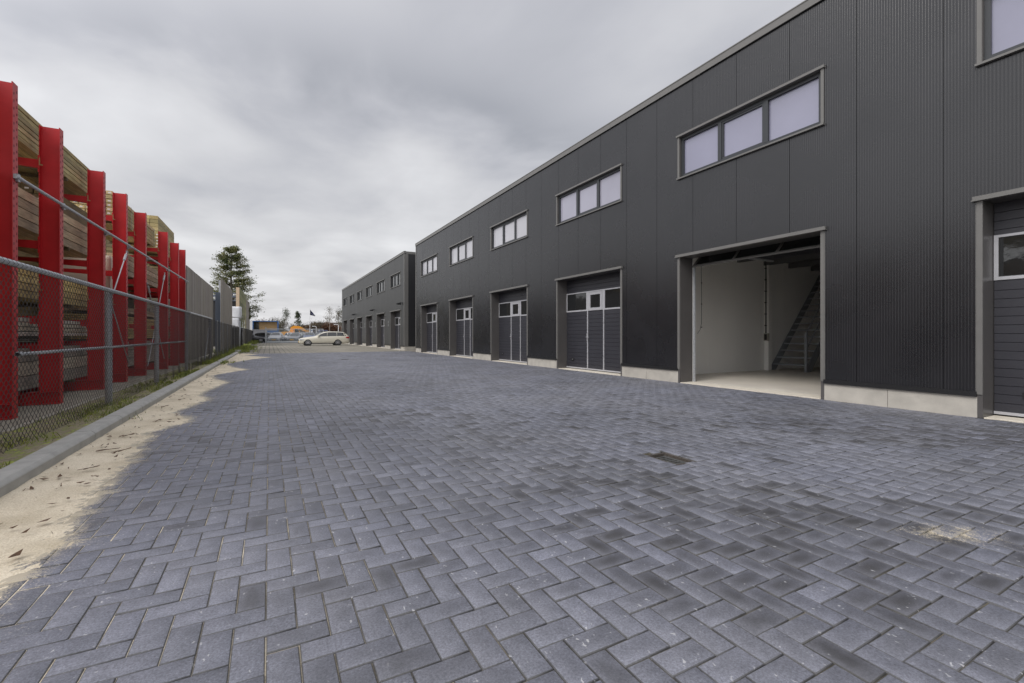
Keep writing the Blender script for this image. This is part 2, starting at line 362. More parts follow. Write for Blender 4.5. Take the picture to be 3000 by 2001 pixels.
def pavers():
    V = []; F = []; C = []; UV = []
    a0 = int((PVX0-PX0)/U)-3; a1 = int((PVX1-PX0)/U)+3; b0 = int((PVY0-PY0)/U)-3; b1 = int((PVY1-PY0)/U)+3
    for a in range(a0, a1):
        for b in range(b0, b1):
            s = (a+b) % 4
            if s == 3: X0, X1, Y0, Y1 = a, a+2, b, b+1
            elif s == 1: X0, X1, Y0, Y1 = a, a+1, b, b+2
            else: continue
            gp = random.uniform(0.0011, 0.0022)
            x0 = max(PVX0, PX0+X0*U)+gp; x1 = min(PVX1, PX0+X1*U)-gp; y0 = max(PVY0, PY0+Y0*U)+gp; y1 = min(PVY1, PY0+Y1*U)-gp
            if x1-x0 < 0.02 or y1-y0 < 0.02: continue
            hit = False
            for (hx0, hx1, hy0, hy1) in HOLES:
                if x0 < hx1 and x1 > hx0 and y0 < hy1 and y1 > hy0:
                    if x0 < hx0 < x1 and (hx0-x0) > 0.03: x1 = hx0-0.002
                    elif x0 < hx1 < x1 and (x1-hx1) > 0.03: x0 = hx1+0.002
                    elif y0 < hy0 < y1 and (hy0-y0) > 0.03: y1 = hy0-0.002
                    elif y0 < hy1 < y1 and (y1-hy1) > 0.03: y0 = hy1+0.002
                    else: hit = True
            if hit: continue
            cx, cy = (x0+x1)/2, (y0+y1)/2
            jx = random.uniform(-.0008, .0008); jy = random.uniform(-.0008, .0008); c = 0.0032
            z = random.uniform(-0.002, 0.0016); tx = random.gauss(0, .008); ty = random.gauss(0, .008)
            zf = lambda x, y: z+tx*(x-cx)+ty*(y-cy)
            i = len(V)
            for (m, dz) in ((c, 0), (0, -c*0.8), (0, -0.014)):
                for (x, y) in ((x0+m, y0+m), (x1-m, y0+m), (x1-m, y1-m), (x0+m, y1-m)): V.append((x+jx, y+jy, zf(x, y)+dz))
            F.append((i, i+1, i+2, i+3))
            for r_ in (0, 4):
                for k in range(4): F.append((i+r_+4+k, i+r_+4+(k+1) % 4, i+r_+(k+1) % 4, i+r_+k))
            d = sand_edge(cy)-cx
            sf = []
            for (qx, qy) in ((x0, y0), (x1, y0), (x1, y1), (x0, y1)):
                d = sand_edge(qy)-qx; f_ = 0.66*math.exp(min(0, d)/0.06)+0.20*math.exp(-abs(d)/0.7)
                q = math.hypot((qx-3.40)*0.85+(qy-1.10)*-0.5, ((qy-1.10)*0.85+(qx-3.40)*0.5)*2.6); f_ = max(f_, 0.62*math.exp(-(q/0.33)**2)); sf.append(min(1, f_))
            rn = random.random(); dk = dark_at(cx, cy, random.random())
            c0 = 0.36*rn+0.32+0.5*max(-.5, min(.5, vnoise(cx, cy, 0.9, 7.7)))
            for k in range(4): C += [c0, dk, sf[k], 1]
            for r_ in (0, 4):
                for k in range(4):
                    for m_ in (k, (k+1) % 4, (k+1) % 4, k): C += [c0, dk, sf[m_], 0]
            UV += [-1, -1, 1, -1, 1, 1, -1, 1]+[-1, -1, 1, -1, 1, 1, -1, 1]*8
    o = fastmesh('pavement', V, F, pv); me = o.data
    ca = me.color_attributes.new('brick', 'FLOAT_COLOR', 'CORNER'); ca.data.foreach_set('color', C)
    ul = me.uv_layers.new(name='local'); ul.data.foreach_set('uv', UV)
    tag(o, kind='structure')
pavers()
# jointing sand and bedding under the pavers, which also lies thick along the kerb
sm = bpy.data.materials.new('jointing_sand'); sm.use_nodes = True
def sand_mat():
    t = sm.node_tree; b = t.nodes['Principled BSDF']; b.inputs['Roughness'].default_value = 0.95; nn = t.nodes.new; lk = t.links.new
    ob = nn('ShaderNodeTexCoord'); sp = nn('ShaderNodeSeparateXYZ'); lk(ob.outputs['Object'], sp.inputs[0])
    n = nn('ShaderNodeTexNoise'); n.inputs['Scale'].default_value = 120; n.inputs['Detail'].default_value = 6; lk(ob.outputs['Object'], n.inputs['Vector'])
    n2 = nn('ShaderNodeTexNoise'); n2.inputs['Scale'].default_value = 2.5; n2.inputs['Detail'].default_value = 7; lk(ob.outputs['Object'], n2.inputs['Vector'])
    r_ = nn('ShaderNodeValToRGB'); lk(n.outputs['Fac'], r_.inputs[0]); r_.color_ramp.elements[0].position = 0.3; r_.color_ramp.elements[0].color = (0.56, 0.475, 0.345, 1)
    r_.color_ramp.elements[1].position = 0.6; r_.color_ramp.elements[1].color = (0.79, 0.71, 0.565, 1)
    m1 = nn('ShaderNodeMix'); m1.data_type = 'RGBA'; m1.blend_type = 'MULTIPLY'; m1.inputs[0].default_value = 1.0; lk(r_.outputs[0], m1.inputs[6])
    r2 = nn('ShaderNodeValToRGB'); lk(n2.outputs['Fac'], r2.inputs[0]); r2.color_ramp.elements[0].color = (0.78, 0.76, 0.72, 1); r2.color_ramp.elements[0].position = 0.3; r2.color_ramp.elements[1].position = 0.62; r2.color_ramp.elements[1].color = (1, 1, 1, 1)
    lk(r2.outputs[0], m1.inputs[7])
    mr = nn('ShaderNodeMapRange'); lk(sp.outputs[0], mr.inputs[0]); mr.inputs[1].default_value = -0.75; mr.inputs[2].default_value = 0.9
    ad = nn('ShaderNodeMath'); ad.operation = 'ADD'; ad.use_clamp = True; lk(mr.outputs[0], ad.inputs[0])
    m3 = nn('ShaderNodeMapRange'); lk(n2.outputs['Fac'], m3.inputs[0]); m3.inputs[1].default_value = 0.4; m3.inputs[2].default_value = 0.7; m3.inputs[3].default_value = 0.05; m3.inputs[4].default_value = -0.35
    lk(m3.outputs[0], ad.inputs[1])
    m2 = nn('ShaderNodeMix'); m2.data_type = 'RGBA'; lk(ad.outputs[0], m2.inputs[0]); lk(m1.outputs[2], m2.inputs[6]); m2.inputs[7].default_value = (0.050, 0.045, 0.030, 1)
    lk(m2.outputs[2], b.inputs['Base Color'])
    bp = nn('ShaderNodeBump'); bp.inputs['Strength'].default_value = 0.6; bp.inputs['Distance'].default_value = 0.006; lk(n.outputs['Fac'], bp.inputs['Height']); lk(bp.outputs[0], b.inputs['Normal'])
sand_mat()
def sand():
    xs = np.concatenate([np.arange(-1.66, -0.2, 0.02), np.arange(-0.2, 0.5, 0.04), [0.8, 1.5, 2.9, 3.105, 3.335, 8.44]]); ys = np.concatenate([np.arange(-2.4, 2.6, 0.05), np.arange(2.6, 9, 0.02), np.arange(9, 12, 0.04), np.arange(12, 31.3, 0.10)])
    V = []
    for y in ys:
        e = sand_edge(y)
        for x in xs:
            d = e-x+0.07*vnoise(x, y, 5, 1.1)+0.07*vnoise(x, y, 19, 3.1)+0.05*random.uniform(-1, 1)
            if d > 0: z = min(0.022, 0.0015+0.05*d)+0.004*vnoise(x, y, 9, 6)
            else: z = max(-0.0062, -0.0035+0.004*d)
            if x > 1: z = -0.0062
            for h in HOLES:
                if h[0] <= x <= h[1] and h[2]-.03 <= y <= h[3]+.03: z = -0.25
            V.append((x, y, z))
    nx = len(xs); F = [(j*nx+i, j*nx+i+1, (j+1)*nx+i+1, (j+1)*nx+i) for j in range(len(ys)-1) for i in range(nx-1)]
    o = fastmesh('bedding_sand', V, F, sm); o.data.polygons.foreach_set('use_smooth', [True]*len(F)); tag(o, kind='stuff'); o['kind'] = 'structure'
sand()
# ---- older brown-grey pavement further on
op = bpy.data.materials.new('old_brown_grey_pavers'); op.use_nodes = True
def old_mat():
    t = op.node_tree; b = t.nodes['Principled BSDF']; b.inputs['Roughness'].default_value = 0.8; nn = t.nodes.new; lk = t.links.new
    ob = nn('ShaderNodeTexCoord'); bt = nn('ShaderNodeTexBrick'); mp = nn('ShaderNodeMapping'); mp.inputs['Rotation'].default_value = (0, 0, R(90)); lk(ob.outputs['Object'], mp.inputs[0]); lk(mp.outputs[0], bt.inputs['Vector'])
    bt.inputs['Scale'].default_value = 1; bt.inputs['Brick Width'].default_value = 0.3; bt.inputs['Row Height'].default_value = 0.3; bt.inputs['Mortar Size'].default_value = 0.022; bt.inputs['Bias'].default_value = 0
    bt.inputs['Color1'].default_value = (0.22, 0.20, 0.165, 1); bt.inputs['Color2'].default_value = (0.28, 0.255, 0.21, 1); bt.inputs['Mortar'].default_value = (0.09, 0.085, 0.06, 1)
    n = nn('ShaderNodeTexNoise'); n.inputs['Scale'].default_value = 0.5; n.inputs['Detail'].default_value = 7; lk(ob.outputs['Object'], n.inputs['Vector'])
    r_ = nn('ShaderNodeMapRange'); lk(n.outputs['Fac'], r_.inputs[0]); r_.inputs[1].default_value = .3; r_.inputs[2].default_value = .7; r_.inputs[3].default_value = .75; r_.inputs[4].default_value = 1.2
    s = nn('ShaderNodeVectorMath'); s.operation = 'SCALE'; lk(bt.outputs[0], s.inputs[0]); lk(r_.outputs[0], s.inputs['Scale']); lk(s.outputs[0], b.inputs['Base Color'])
old_mat()
g = MB(); g.face([(-1.75, 31.0, 0.0), (8.60, 31.0, 0.0), (8.60, 69.5, 0.0), (-1.75, 69.5, 0.0)]); g.face([(8.60, 29.3, -0.004), (24, 29.3, -0.004), (24, 31.9, -0.004), (8.60, 31.9, -0.004)])
tag(g.build('old_pavement', op), kind='structure')
g = MB(); g.face([(-14, 69.5, -0.01), (40, 69.5, -0.01), (40, 125, -0.01), (-14, 125, -0.01)])
tag(g.build('car_park_asphalt', mat('asphalt', (0.075, 0.075, 0.075), 0.85, nz=(1, 0.15))), kind='structure')
# ---- yard behind the fence
g = MB(); g.face([(-60, -20, 0.0), (-2.62, -20, 0.0), (-2.62, 80, 0.0), (-60, 80, 0.0)])
tag(g.build('yard_ground', mat('yard_concrete', (0.29, 0.27, 0.22), 0.9, nz=(2.2, 0.25, 8), bump=(30, 0.3))), kind='structure')
g = MB()
for k in range(40): g.box(-2.70, -2.615, -6+k*2.0, -6+k*2.0+1.985, 0.0, 0.022)
tag(g.build('yard_edge_strip', mat('edge_concrete', (0.36, 0.34, 0.29), 0.9, nz=(6, 0.2))), kind='structure')
# ---- verge of soil and moss between kerb and fence
vm = bpy.data.materials.new('verge_soil'); vm.use_nodes = True
def verge_mat():
    t = vm.node_tree; b = t.nodes['Principled BSDF']; b.inputs['Roughness'].default_value = 0.95; nn = t.nodes.new; lk = t.links.new
    ob = nn('ShaderNodeTexCoord'); n = nn('ShaderNodeTexNoise'); n.inputs['Scale'].default_value = 11; n.inputs['Detail'].default_value = 10; n.inputs['Roughness'].default_value = 0.68; lk(ob.outputs['Object'], n.inputs['Vector'])
    r_ = nn('ShaderNodeValToRGB'); lk(n.outputs['Fac'], r_.inputs[0]); c = r_.color_ramp
    c.elements[0].position = 0.30; c.elements[0].color = (0.13, 0.10, 0.065, 1); c.elements[1].position = 0.66; c.elements[1].color = (0.46, 0.50, 0.09, 1)
    for p, q in ((0.43, (0.34, 0.30, 0.21, 1)), (0.52, (0.27, 0.23, 0.15, 1)), (0.57, (0.26, 0.31, 0.08, 1))): e_ = c.elements.new(p); e_.color = q
    lk(r_.outputs[0], b.inputs['Base Color'])
    bp = nn('ShaderNodeBump'); bp.inputs['Strength'].default_value = 1; bp.inputs['Distance'].default_value = 0.03; lk(n.outputs['Fac'], bp.inputs['Height']); lk(bp.outputs[0], b.inputs['Normal'])
verge_mat()
def verge():
    xs = np.linspace(-2.64, -1.71, 20); ys = np.concatenate([np.arange(-3, 20, 0.08), np.arange(20, 78, 0.3)]); V = []
    for y in ys:
        for x in xs:
            t = (x+2.64)/0.93; z = 0.012+0.082*min(1, max(0, (t-0.35)/0.6))+0.018*vnoise(x, y, 4, 2)+0.008*vnoise(x, y, 17, 5)
            V.append((x, y, max(z, 0.004)))
    nx = len(xs); F = [(j*nx+i, j*nx+i+1, (j+1)*nx+i+1, (j+1)*nx+i) for j in range(len(ys)-1) for i in range(nx-1)]
    o = fastmesh('verge', V, F, vm); o.data.polygons.foreach_set('use_smooth', [True]*len(F)); tag(o, kind='structure')
verge()
def grass():
    V = []; F = []
    def blade(x, y, z, h, w):
        a = random.uniform(0, 6.28); lx = random.gauss(0, 0.4)*h; ly = random.gauss(0, 0.4)*h; dx, dy = math.cos(a)*w, math.sin(a)*w; i = len(V)
        V.extend([(x-dx, y-dy, z), (x+dx, y+dy, z), (x+lx*.5+dx*.6, y+ly*.5+dy*.6, z+h*.6), (x+lx, y+ly, z+h)]); F.append((i, i+1, i+2, i+3))
    for _ in range(5200):
        y = 3.2+(random.random()**1.5)*60; near = max(0, 1-y/40)
        x = random.choice([random.gauss(-1.86, 0.07), random.gauss(-2.15, 0.13), random.uniform(-2.6, -1.8)])
        if x > -1.78 or vnoise(x, y, 1.1, 3.3) < -0.02: continue
        for _k in range(3):
            blade(x+random.gauss(0, .02), y+random.gauss(0, .03), 0.03+0.05*min(1, (x+2.4)/0.5 if x > -2.4 else 0), random.uniform(.025, .075)*(1+0.8*(y > 18)), 0.004 if y < 12 else 0.010)
    for (cx, cy, r_, hh, n) in ((-1.93, 4.25, .10, .10, 500), (-1.85, 7.6, .16, .06, 350), (-1.9, 20.5, .25, .12, 500), (-2.0, 33, .5, .25, 500), (-2.0, 37, .5, .3, 500), (-2.0, 41, .5, .35, 500), (-1.7, 45, .3, .25, 400), (-2.0, 50, .2, .3, 300), (-1.9, 60, .3, .4, 300), (-1.8, 68, .3, .5, 300)):
        for _ in range(n): blade(random.gauss(cx, r_), random.gauss(cy, r_*2), 0.04, random.uniform(.4, 1)*hh, 0.004 if cy < 12 else 0.02)
    gmat = bpy.data.materials.new('grass_blades'); gmat.use_nodes = True; t = gmat.node_tree; b = t.nodes['Principled BSDF']; b.inputs['Roughness'].default_value = 0.7
    ob = t.nodes.new('ShaderNodeTexCoord'); n = t.nodes.new('ShaderNodeTexNoise'); n.inputs['Scale'].default_value = 7; t.links.new(ob.outputs['Object'], n.inputs['Vector'])
    r_ = t.nodes.new('ShaderNodeValToRGB'); t.links.new(n.outputs['Fac'], r_.inputs[0]); r_.color_ramp.elements[0].position = .35; r_.color_ramp.elements[0].color = (0.08, 0.115, 0.028, 1)
    r_.color_ramp.elements[1].position = .68; r_.color_ramp.elements[1].color = (0.34, 0.37, 0.07, 1); t.links.new(r_.outputs[0], b.inputs['Base Color'])
    tag(fastmesh('grass', V, F, gmat), 'low green grass and moss growing behind the kerb', 'grass', kind='stuff')
grass()
def litter():
    b = MB()
    for _ in range(420):
        y = 3+(random.random()**1.6)*42; x = random.uniform(-1.58, sand_edge(min(y, 31))-0.02) if y < 31 else random.uniform(-1.7, 0.8)
        if random.random() < 0.2: x = random.uniform(-2.5, -1.8)
        z = 0.028 if x > -1.6 else 0.10
        if x > -1.1: z = 0.016
        a = random.uniform(0, 6.3); l = random.uniform(.010, .032)*(1.6 if random.random() < .15 else 1); w = l*random.uniform(.25, .6); c, s = math.cos(a), math.sin(a)
        P = [(-l, 0, random.uniform(0, .01)), (0, -w, .001), (l, 0, random.uniform(.004, .02)), (0, w, random.uniform(0, .008))]
        b.face([(x+p[0]*c-p[1]*s, y+p[0]*s+p[1]*c, z+p[2]) for p in P])
    for (x, y, l) in ((-1.28, 4.9, .10), (-1.33, 5.6, .16), (-1.22, 5.5, .13), (-1.35, 6.3, .12), (-1.25, 7.2, .09), (-1.4, 8.6, .1), (-1.3, 9.4, .1)):
        for _ in range(5):
            a = random.uniform(-.5, .5)+random.choice([0, .9]); dx, dy = math.cos(a)*l*.5, math.sin(a)*l*.5; q = random.gauss(0, .015)
            b.tube((x-dx+q, y-dy, .03), (x+dx, y+dy+q, .045), .0025, .0015, n=4)
    tag(b.build('leaf_litter', M['leafbrown'], fix=False), 'brown dry leaves and twigs scattered on the sand', 'dry leaves', kind='stuff')
litter()
# ---- kerb
def kerb():
    b = MB()
    prof = [(-1.60, -0.05), (-1.60, 0.088), (-1.606, 0.098), (-1.628, 0.119), (-1.636, 0.122), (-1.762, 0.124), (-1.768, 0.118), (-1.768, -0.05)]
    y = -2.76
    while y < 31.6:
        dz = random.uniform(-.003, .003); dx = random.uniform(-.003, .003)
        if y > 22: dz -= random.uniform(0, .02); dx += random.uniform(-.01, .01)
        b.prism([(p[0]+dx, p[1]+dz) for p in prof], 'y', y+0.004, y+0.996)
        y += 1.0
    b.bbox(-1.80, -1.50, 31.8, 32.1, 0, 0.20, .02)
    while y < 76:
        dz = random.uniform(-.01, .01); b.prism([(p[0]-0.16, p[1]+dz) for p in prof], 'y', y+0.3, y+1.29); y += 1.0
    tag(b.build('kerb', M['kerb']), kind='structure')
kerb()
# ---- drain gully
def gully(cx0, cx1, cy0, cy1, label):
    t = empty('drain_grate', ((cx0+cx1)/2, (cy0+cy1)/2, 0)); tag(t, label, 'drain', 'drain gullies in the paving')
    ox, oy = (cx0+cx1)/2, (cy0+cy1)/2; hx, hy = (cx1-cx0)/2, (cy1-cy0)/2
    b = MB()
    for (a0, a1, b0, b1) in ((-hx, -hx+.02, -hy, hy), (hx-.02, hx, -hy, hy), (-hx+.02, hx-.02, -hy, -hy+.02), (-hx+.02, hx-.02, hy-.02, hy)): b.box(a0, a1, b0, b1, -0.10, -0.006)
    b.build('frame', M['rust'], t)
    b = MB(); n = 7; w = 2*hy-.05
    for k in range(n):
        y = -hy+.03+w*(k+.5)/n; b.box(-hx+.045, hx-.045, y-w/n*.20, y+w/n*.20, -.036, -.030)
    b.box(-hx+.022, -hx+.045, -hy+.022, hy-.022, -.055, -.028); b.box(hx-.045, hx-.022, -hy+.022, hy-.022, -.055, -.028)
    b.build('grate', M['iron'], t)
    b = MB(); b.face([(-hx+.02, -hy+.02, -.12), (hx-.02, -hy+.02, -.12), (hx-.02, hy-.02, -.12), (-hx+.02, hy-.02, -.12)]); b.build('pit', M['rubber'], t)
gully(3.10, 3.34, 2.80, 3.16, 'rusty sunken drain grate in the dark paving nearest the viewer')
gully(2.90, 3.20, 21.75, 22.05, 'small distant drain grate level with the leftmost near garage doors')

# ================================================================== the two business units
FX = 8.45; HTOP = 7.05; PLZ = 0.285; DTOP = 2.99; WZ0, WZ1 = 4.74, 5.77
def ribbed(y0, y1, opens, pitch, depth, seam_off, seam=1.083, ztop=6.93):
    """front sheet facing -X, openings cut out; opens: (ya, yb, za, zb)"""
    b = MB()
    cuts = sorted(set([y0, y1]+[v for o in opens for v in o[:2] if y0 < v < y1]+[seam_off+k*seam+s for k in range(-80, 80) for s in (-.004, .004) if y0 < seam_off+k*seam+s < y1]))
    seams = [seam_off+k*seam for k in range(-80, 80)]
    def strip(ya, yb, xa, xb):
        ym = (ya+yb)/2; segs = [(PLZ+.02, ztop)]
        for (oa, ob_, za, zb) in opens:
            if oa-1e-5 < ym < ob_+1e-5:
                ns = []
                for (s0, s1) in segs:
                    if za > s0: ns.append((s0, min(za, s1)))
                    if zb < s1: ns.append((max(zb, s0), s1))
                segs = [q for q in ns if q[1]-q[0] > .001]
        for (s0, s1) in segs: b.face([(xa, ya, s0), (xb, yb, s0), (xb, yb, s1), (xa, ya, s1)])
    for c0, c1 in zip(cuts, cuts[1:]):
        if c1-c0 < 1e-6: continue
        if c1-c0 < 0.0085 and any(abs((c0+c1)/2-s) < 1e-3 for s in seams):
            strip(c0, c0+.0005, FX, FX+.012); strip(c0+.0005, c1-.0005, FX+.012, FX+.012); strip(c1-.0005, c1, FX+.012, FX); continue
        n = max(1, round((c1-c0)/pitch)); p = (c1-c0)/n
        for k in range(n):
            a = c0+k*p; strip(a, a+p*.42, FX, FX); strip(a+p*.42, a+p*.52, FX, FX-depth); strip(a+p*.52, a+p*.9, FX-depth, FX-depth); strip(a+p*.9, a+p, FX-depth, FX)
    return b
def frame_rect(b, ya, yb, za, zb, w, x0, x1, mi=0, bottom=True):
    b.box(x0, x1, ya, ya+w, za, zb, mi); b.box(x0, x1, yb-w, yb, za, zb, mi); b.box(x0, x1, ya+w, yb-w, zb-w, zb, mi)
    if bottom: b.box(x0, x1, ya+w, yb-w, za, za+w, mi)
def add_window(par, ya, yb, pane_m):
    """part window: dark frame; sub-parts: trim, three panes"""
    c = (ya+yb)/2; ia, ib = ya+.055, yb-.055; za, zb = WZ0+.055, WZ1-.055
    b = MB(); x0, x1 = FX+.05, FX+.12
    frame_rect(b, ia, ib, za, zb, .062, x0, x1)
    wid = (ib-ia)/3
    for k in (1, 2): b.box(x0-.004, x1, ia+wid*k-.045, ia+wid*k+.045, za+.062, zb-.062)
    # vent sash in the middle light
    m0, m1 = ia+wid+.047, ia+2*wid-.047; frame_rect(b, m0, m1, za+.064, zb-.064, .035, x0+.012, x1-.01)
    win = b.build('window', M['darkframe'], par)
    b = MB(); b.cur = 1
    for (p, q, r_, s) in ((ya, ya+.05, WZ0+.03, WZ1-.045), (yb-.05, yb, WZ0+.03, WZ1-.045)): b.box(FX-.018, FX+.012, p, q, r_, s)
    b.box(FX-.05, FX+.05, ya-.02, yb+.02, WZ1-.045, WZ1); b.box(FX-.055, FX+.06, ya-.01, yb+.01, WZ0, WZ0+.03)
    b.build('window_trim', M['trim'], win)
    b = MB(); b.box(FX+.012, FX+.16, ya+.048, ya+.054, WZ0+.03, WZ1-.045); b.box(FX+.012, FX+.16, yb-.054, yb-.048, WZ0+.03, WZ1-.045)
    b.box(FX+.05, FX+.16, ya+.054, yb-.054, WZ1-.053, WZ1-.046); b.box(FX+.06, FX+.16, ya+.054, yb-.054, WZ0+.031, WZ0+.038)
    b.build('reveal', M['reveal'], win)
    for k in range(3):
        a = ia+wid*k+(.062 if k == 0 else .045); e_ = ia+wid*(k+1)-(.062 if k == 2 else .045)
        if k == 1: a += .037; e_ -= .037
        zl = za+.062+(.037 if k == 1 else 0); zh = zb-.062-(.037 if k == 1 else 0)
        b = MB(); b.box(FX+.095, FX+.108, a-.003, e_+.003, zl-.003, zh+.003); b.build('pane', pane_m, win)
def add_surround(par, ya, yb):
    b = MB()
    for (p, q) in ((ya, ya+.056), (yb-.056, yb)):
        b.box(FX-.013, FX+.02, p, q, PLZ+.03, DTOP-.05, 0); b.box(FX+.002, FX+.02, p, q, 0.0, PLZ+.03, 1)
    b.box(FX-.006, FX+.02, ya-.014, ya, PLZ+.05, DTOP-.05, 0); b.box(FX-.006, FX+.02, yb, yb+.014, PLZ+.05, DTOP-.05, 0)
    b.box(FX-.055, FX+.02, ya-.035, yb+.035, DTOP-.05, DTOP-.005, 0); b.box(FX-.065, FX+.02, ya-.045, yb+.045, DTOP-.068, DTOP-.052, 0)
    b.box(FX+.018, FX+.42, ya+.049, ya+.056, 0.0, DTOP-.05, 1); b.box(FX+.018, FX+.42, yb-.056, yb-.049, 0.0, DTOP-.05, 1)
    b.box(FX+.02, FX+.42, ya+.062, yb-.062, DTOP-.06, DTOP-.05, 1)
    b.build('door_surround', [M['trim'], M['reveal']], par)
    b = MB(); b.box(FX+.004, FX+.44, ya+.064, yb-.064, -.03, 0.012); b.build('threshold', M['threshold'], par)
def add_door(par, ya, yb, handle=True):
    DX = FX+.37; ia, ib = ya+.063, yb-.063; c = (ya+yb)/2; zb0, zb1 = 1.87, 2.465
    w0, w1 = c-.39, c+.39
    b = MB(); z = .075; top = DTOP-.055
    edges = [.075]+[.075+.1185*k for k in range(1, 40)]
    def panel(y0, y1, z0, z1):
        zz_ = [z0]+[e_ for e_ in edges if z0+.02 < e_ < z1-.02]+[z1]
        for p, q in zip(zz_, zz_[1:]):
            b.face([(DX, y0, p), (DX, y1, p), (DX, y1, q-.009), (DX, y0, q-.009)]); b.face([(DX, y0, q-.009), (DX, y1, q-.009), (DX+.010, y1, q-.004), (DX+.010, y0, q-.004)])
            b.face([(DX+.010, y0, q-.004), (DX+.010, y1, q-.004), (DX, y1, q), (DX, y0, q)])
    panel(ia, w0-.012, z, zb0); panel(w0+.012, w1-.012, z, zb0); panel(w1+.012, ib, z, zb0); panel(ia, ib, zb1, top)
    b.box(DX+.012, DX+.04, ia, ib, .03, top)
    d = b.build('garage_door', M['door'], par)
    b = MB(); x0, x1 = DX-.014, DX+.012
    b.box(x0, x1, ia, ib, .034, .073); b.box(x0, x1, ia, ib, zb1-.012, zb1+.022); b.box(x0, x1, ia, w0-.04, zb0, zb0+.045); b.box(x0, x1, w1+.04, ib, zb0, zb0+.045)
    b.box(x0, x1, ia, ia+.045, zb0+.045, zb1-.012); b.box(x0, x1, ib-.045, ib, zb0+.045, zb1-.012)
    for w in (w0, w1): b.box(x0-.003, x1, w-.02, w+.02, .073, zb0); b.box(x0-.003, x1, w-.06, w+.06, zb0, zb1-.012)
    b.build('door_frame', M['alu'], d)
    b = MB(); frame_rect(b, w0+.065, w1-.065, zb0+.005, zb1-.02, .085, x0-.012, x1); b.build('wicket_door_head', M['alu'], d)
    for (p, q, r_, s) in ((ia+.045, w0-.06, zb0+.045, zb1-.012), (w0+.15, w1-.15, zb0+.09, zb1-.105), (w1+.06, ib-.045, zb0+.045, zb1-.012)):
        b = MB(); b.box(DX-.002, DX+.008, p-.002, q+.002, r_-.002, s+.002); b.build('pane', M['glass'], d)
        b = MB(); frame_rect(b, p, q, r_, s, .012, DX-.006, DX-.001); b.build('pane_gasket', M['rubber'], d)
    b = MB(); b.box(x0-.012, x0-.004, w1-.022, w1+.022, .93, 1.17); b.tube((x0-.012, w1, 1.05), (x0-.06, w1, 1.05), .008); b.tube((x0-.055, w1, 1.05), (x0-.055, w1-.13, 1.045), .009)
    b.build('handle', M['alu'], d)
    b = MB(); b.box(DX-.012, DX-.001, ib-.42, ib-.27, .27, .355); b.tube((DX-.02, ib-.345, .32), (DX-.012, ib-.345, .32), .014, mi=1); b.build('lock_plate', [M['black'], M['alu']], d)
    for yy in (w0, ):
        for zq in (.5, 1.0, 1.5): b = MB(); b.tube((x0-.008, yy, zq-.04), (x0-.008, yy, zq+.04), .009); b.build('hinge', M['alu'], d)
def unit(name, label, y0, y1, bays, ribs, wmat, cladm, pane_for, open_bay=None, seam_off=2.82):
    t = empty(name, (0, 0, 0)); tag(t, label, 'building', 'dark business units on the right')
    opens = []
    for a in bays: opens += [(a+.0, a+3.185, -1, DTOP-.02), (a+.0, a+3.185, WZ0+.01, WZ1-.02)]
    ribbed(y0+.11, y1-.11, opens, ribs, .0013, seam_off).build('cladding', cladm, t)
    BX = 20.5
    n = int((BX-FX-.3)/1.083)
    for ye, sg in ((y0, 1), (y1, -1)):
        b = MB(); b.box(FX+.03, BX, min(ye+.02*sg, ye+.05*sg), max(ye+.02*sg, ye+.05*sg), 0, 6.9)
        for k in range(n): x = FX+.3+k*1.083; b.box(x, x+1.075, min(ye, ye+.019*sg), max(ye, ye+.019*sg), PLZ+.02, 6.9)
        b.build('end_wall', M['endclad'], t)
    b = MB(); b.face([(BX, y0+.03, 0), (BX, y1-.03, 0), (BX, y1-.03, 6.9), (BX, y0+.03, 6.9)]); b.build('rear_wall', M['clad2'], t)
    b = MB(); b.box(FX+.1, BX, y0+.05, y1-.05, 6.80, 6.86); b.build('roof', M['roof'], t)
    b = MB()
    b.box(FX-.035, FX+.12, y0-.02, y1+.02, 6.915, HTOP); b.box(FX-.043, FX-.02, y0-.03, y1+.03, 6.905, 6.92); b.box(FX-.045, FX+.12, y0-.03, y1+.03, HTOP, HTOP+.02)
    for y in (y0, y1-.1): b.box(FX+.12, BX, y-.02, y+.12, 6.87, HTOP)
    for k in range(1, int((y1-y0)/3)): y = y0+k*3.0; b.box(FX-.038, FX-.034, y-.06, y-.057, 6.88, HTOP)
    b.build('roof_edge', M['trim'], t)
    for (p, q) in ((y0-.006, y0+.115), (y1-.115, y1+.006)):
        b = MB(); b.box(FX-.016, FX+.025, p, q, PLZ+.02, 6.905)
        if p < y0: b.box(FX+.025, FX+.28, y0-.012, y0-.003, PLZ+.02, 6.87)
        b.build('corner_trim', M['trim'], t)
    segs = []; e_ = y0
    for a in sorted(bays): segs.append((e_, a)); e_ = a+3.185
    segs.append((e_, y1))
    for (p, q) in segs:
        if q-p < .05: continue
        b = MB(); b.box(FX-.036, FX+.03, p+.0, q-.0, PLZ, PLZ+.045, 1); b.box(FX-.03, FX-.016, p, q, PLZ+.045, PLZ+.07, 1)
        if q-p > 1.5: m = (p+q)/2+.05; b.box(FX+.001, FX+.2, p, m-.003, -.1, PLZ); b.box(FX+.001, FX+.2, m+.003, q, -.1, PLZ)
        else: b.box(FX+.001, FX+.2, p, q, -.1, PLZ)
        b.build('plinth', [M['plinth'], M['black']], t)
    b = MB(); b.box(FX+.2, BX, y0+.01, y0+.05, -.1, PLZ); b.build('end_plinth', M['plinth'], t)
    for i, a in enumerate(bays):
        add_window(t, a, a+3.185, pane_for(i)); add_surround(t, a, a+3.185)
        if i != open_bay: add_door(t, a, a+3.185)
    return t
BAY1 = [-.715+5.11*k-.0 for k in range(0, 6)]
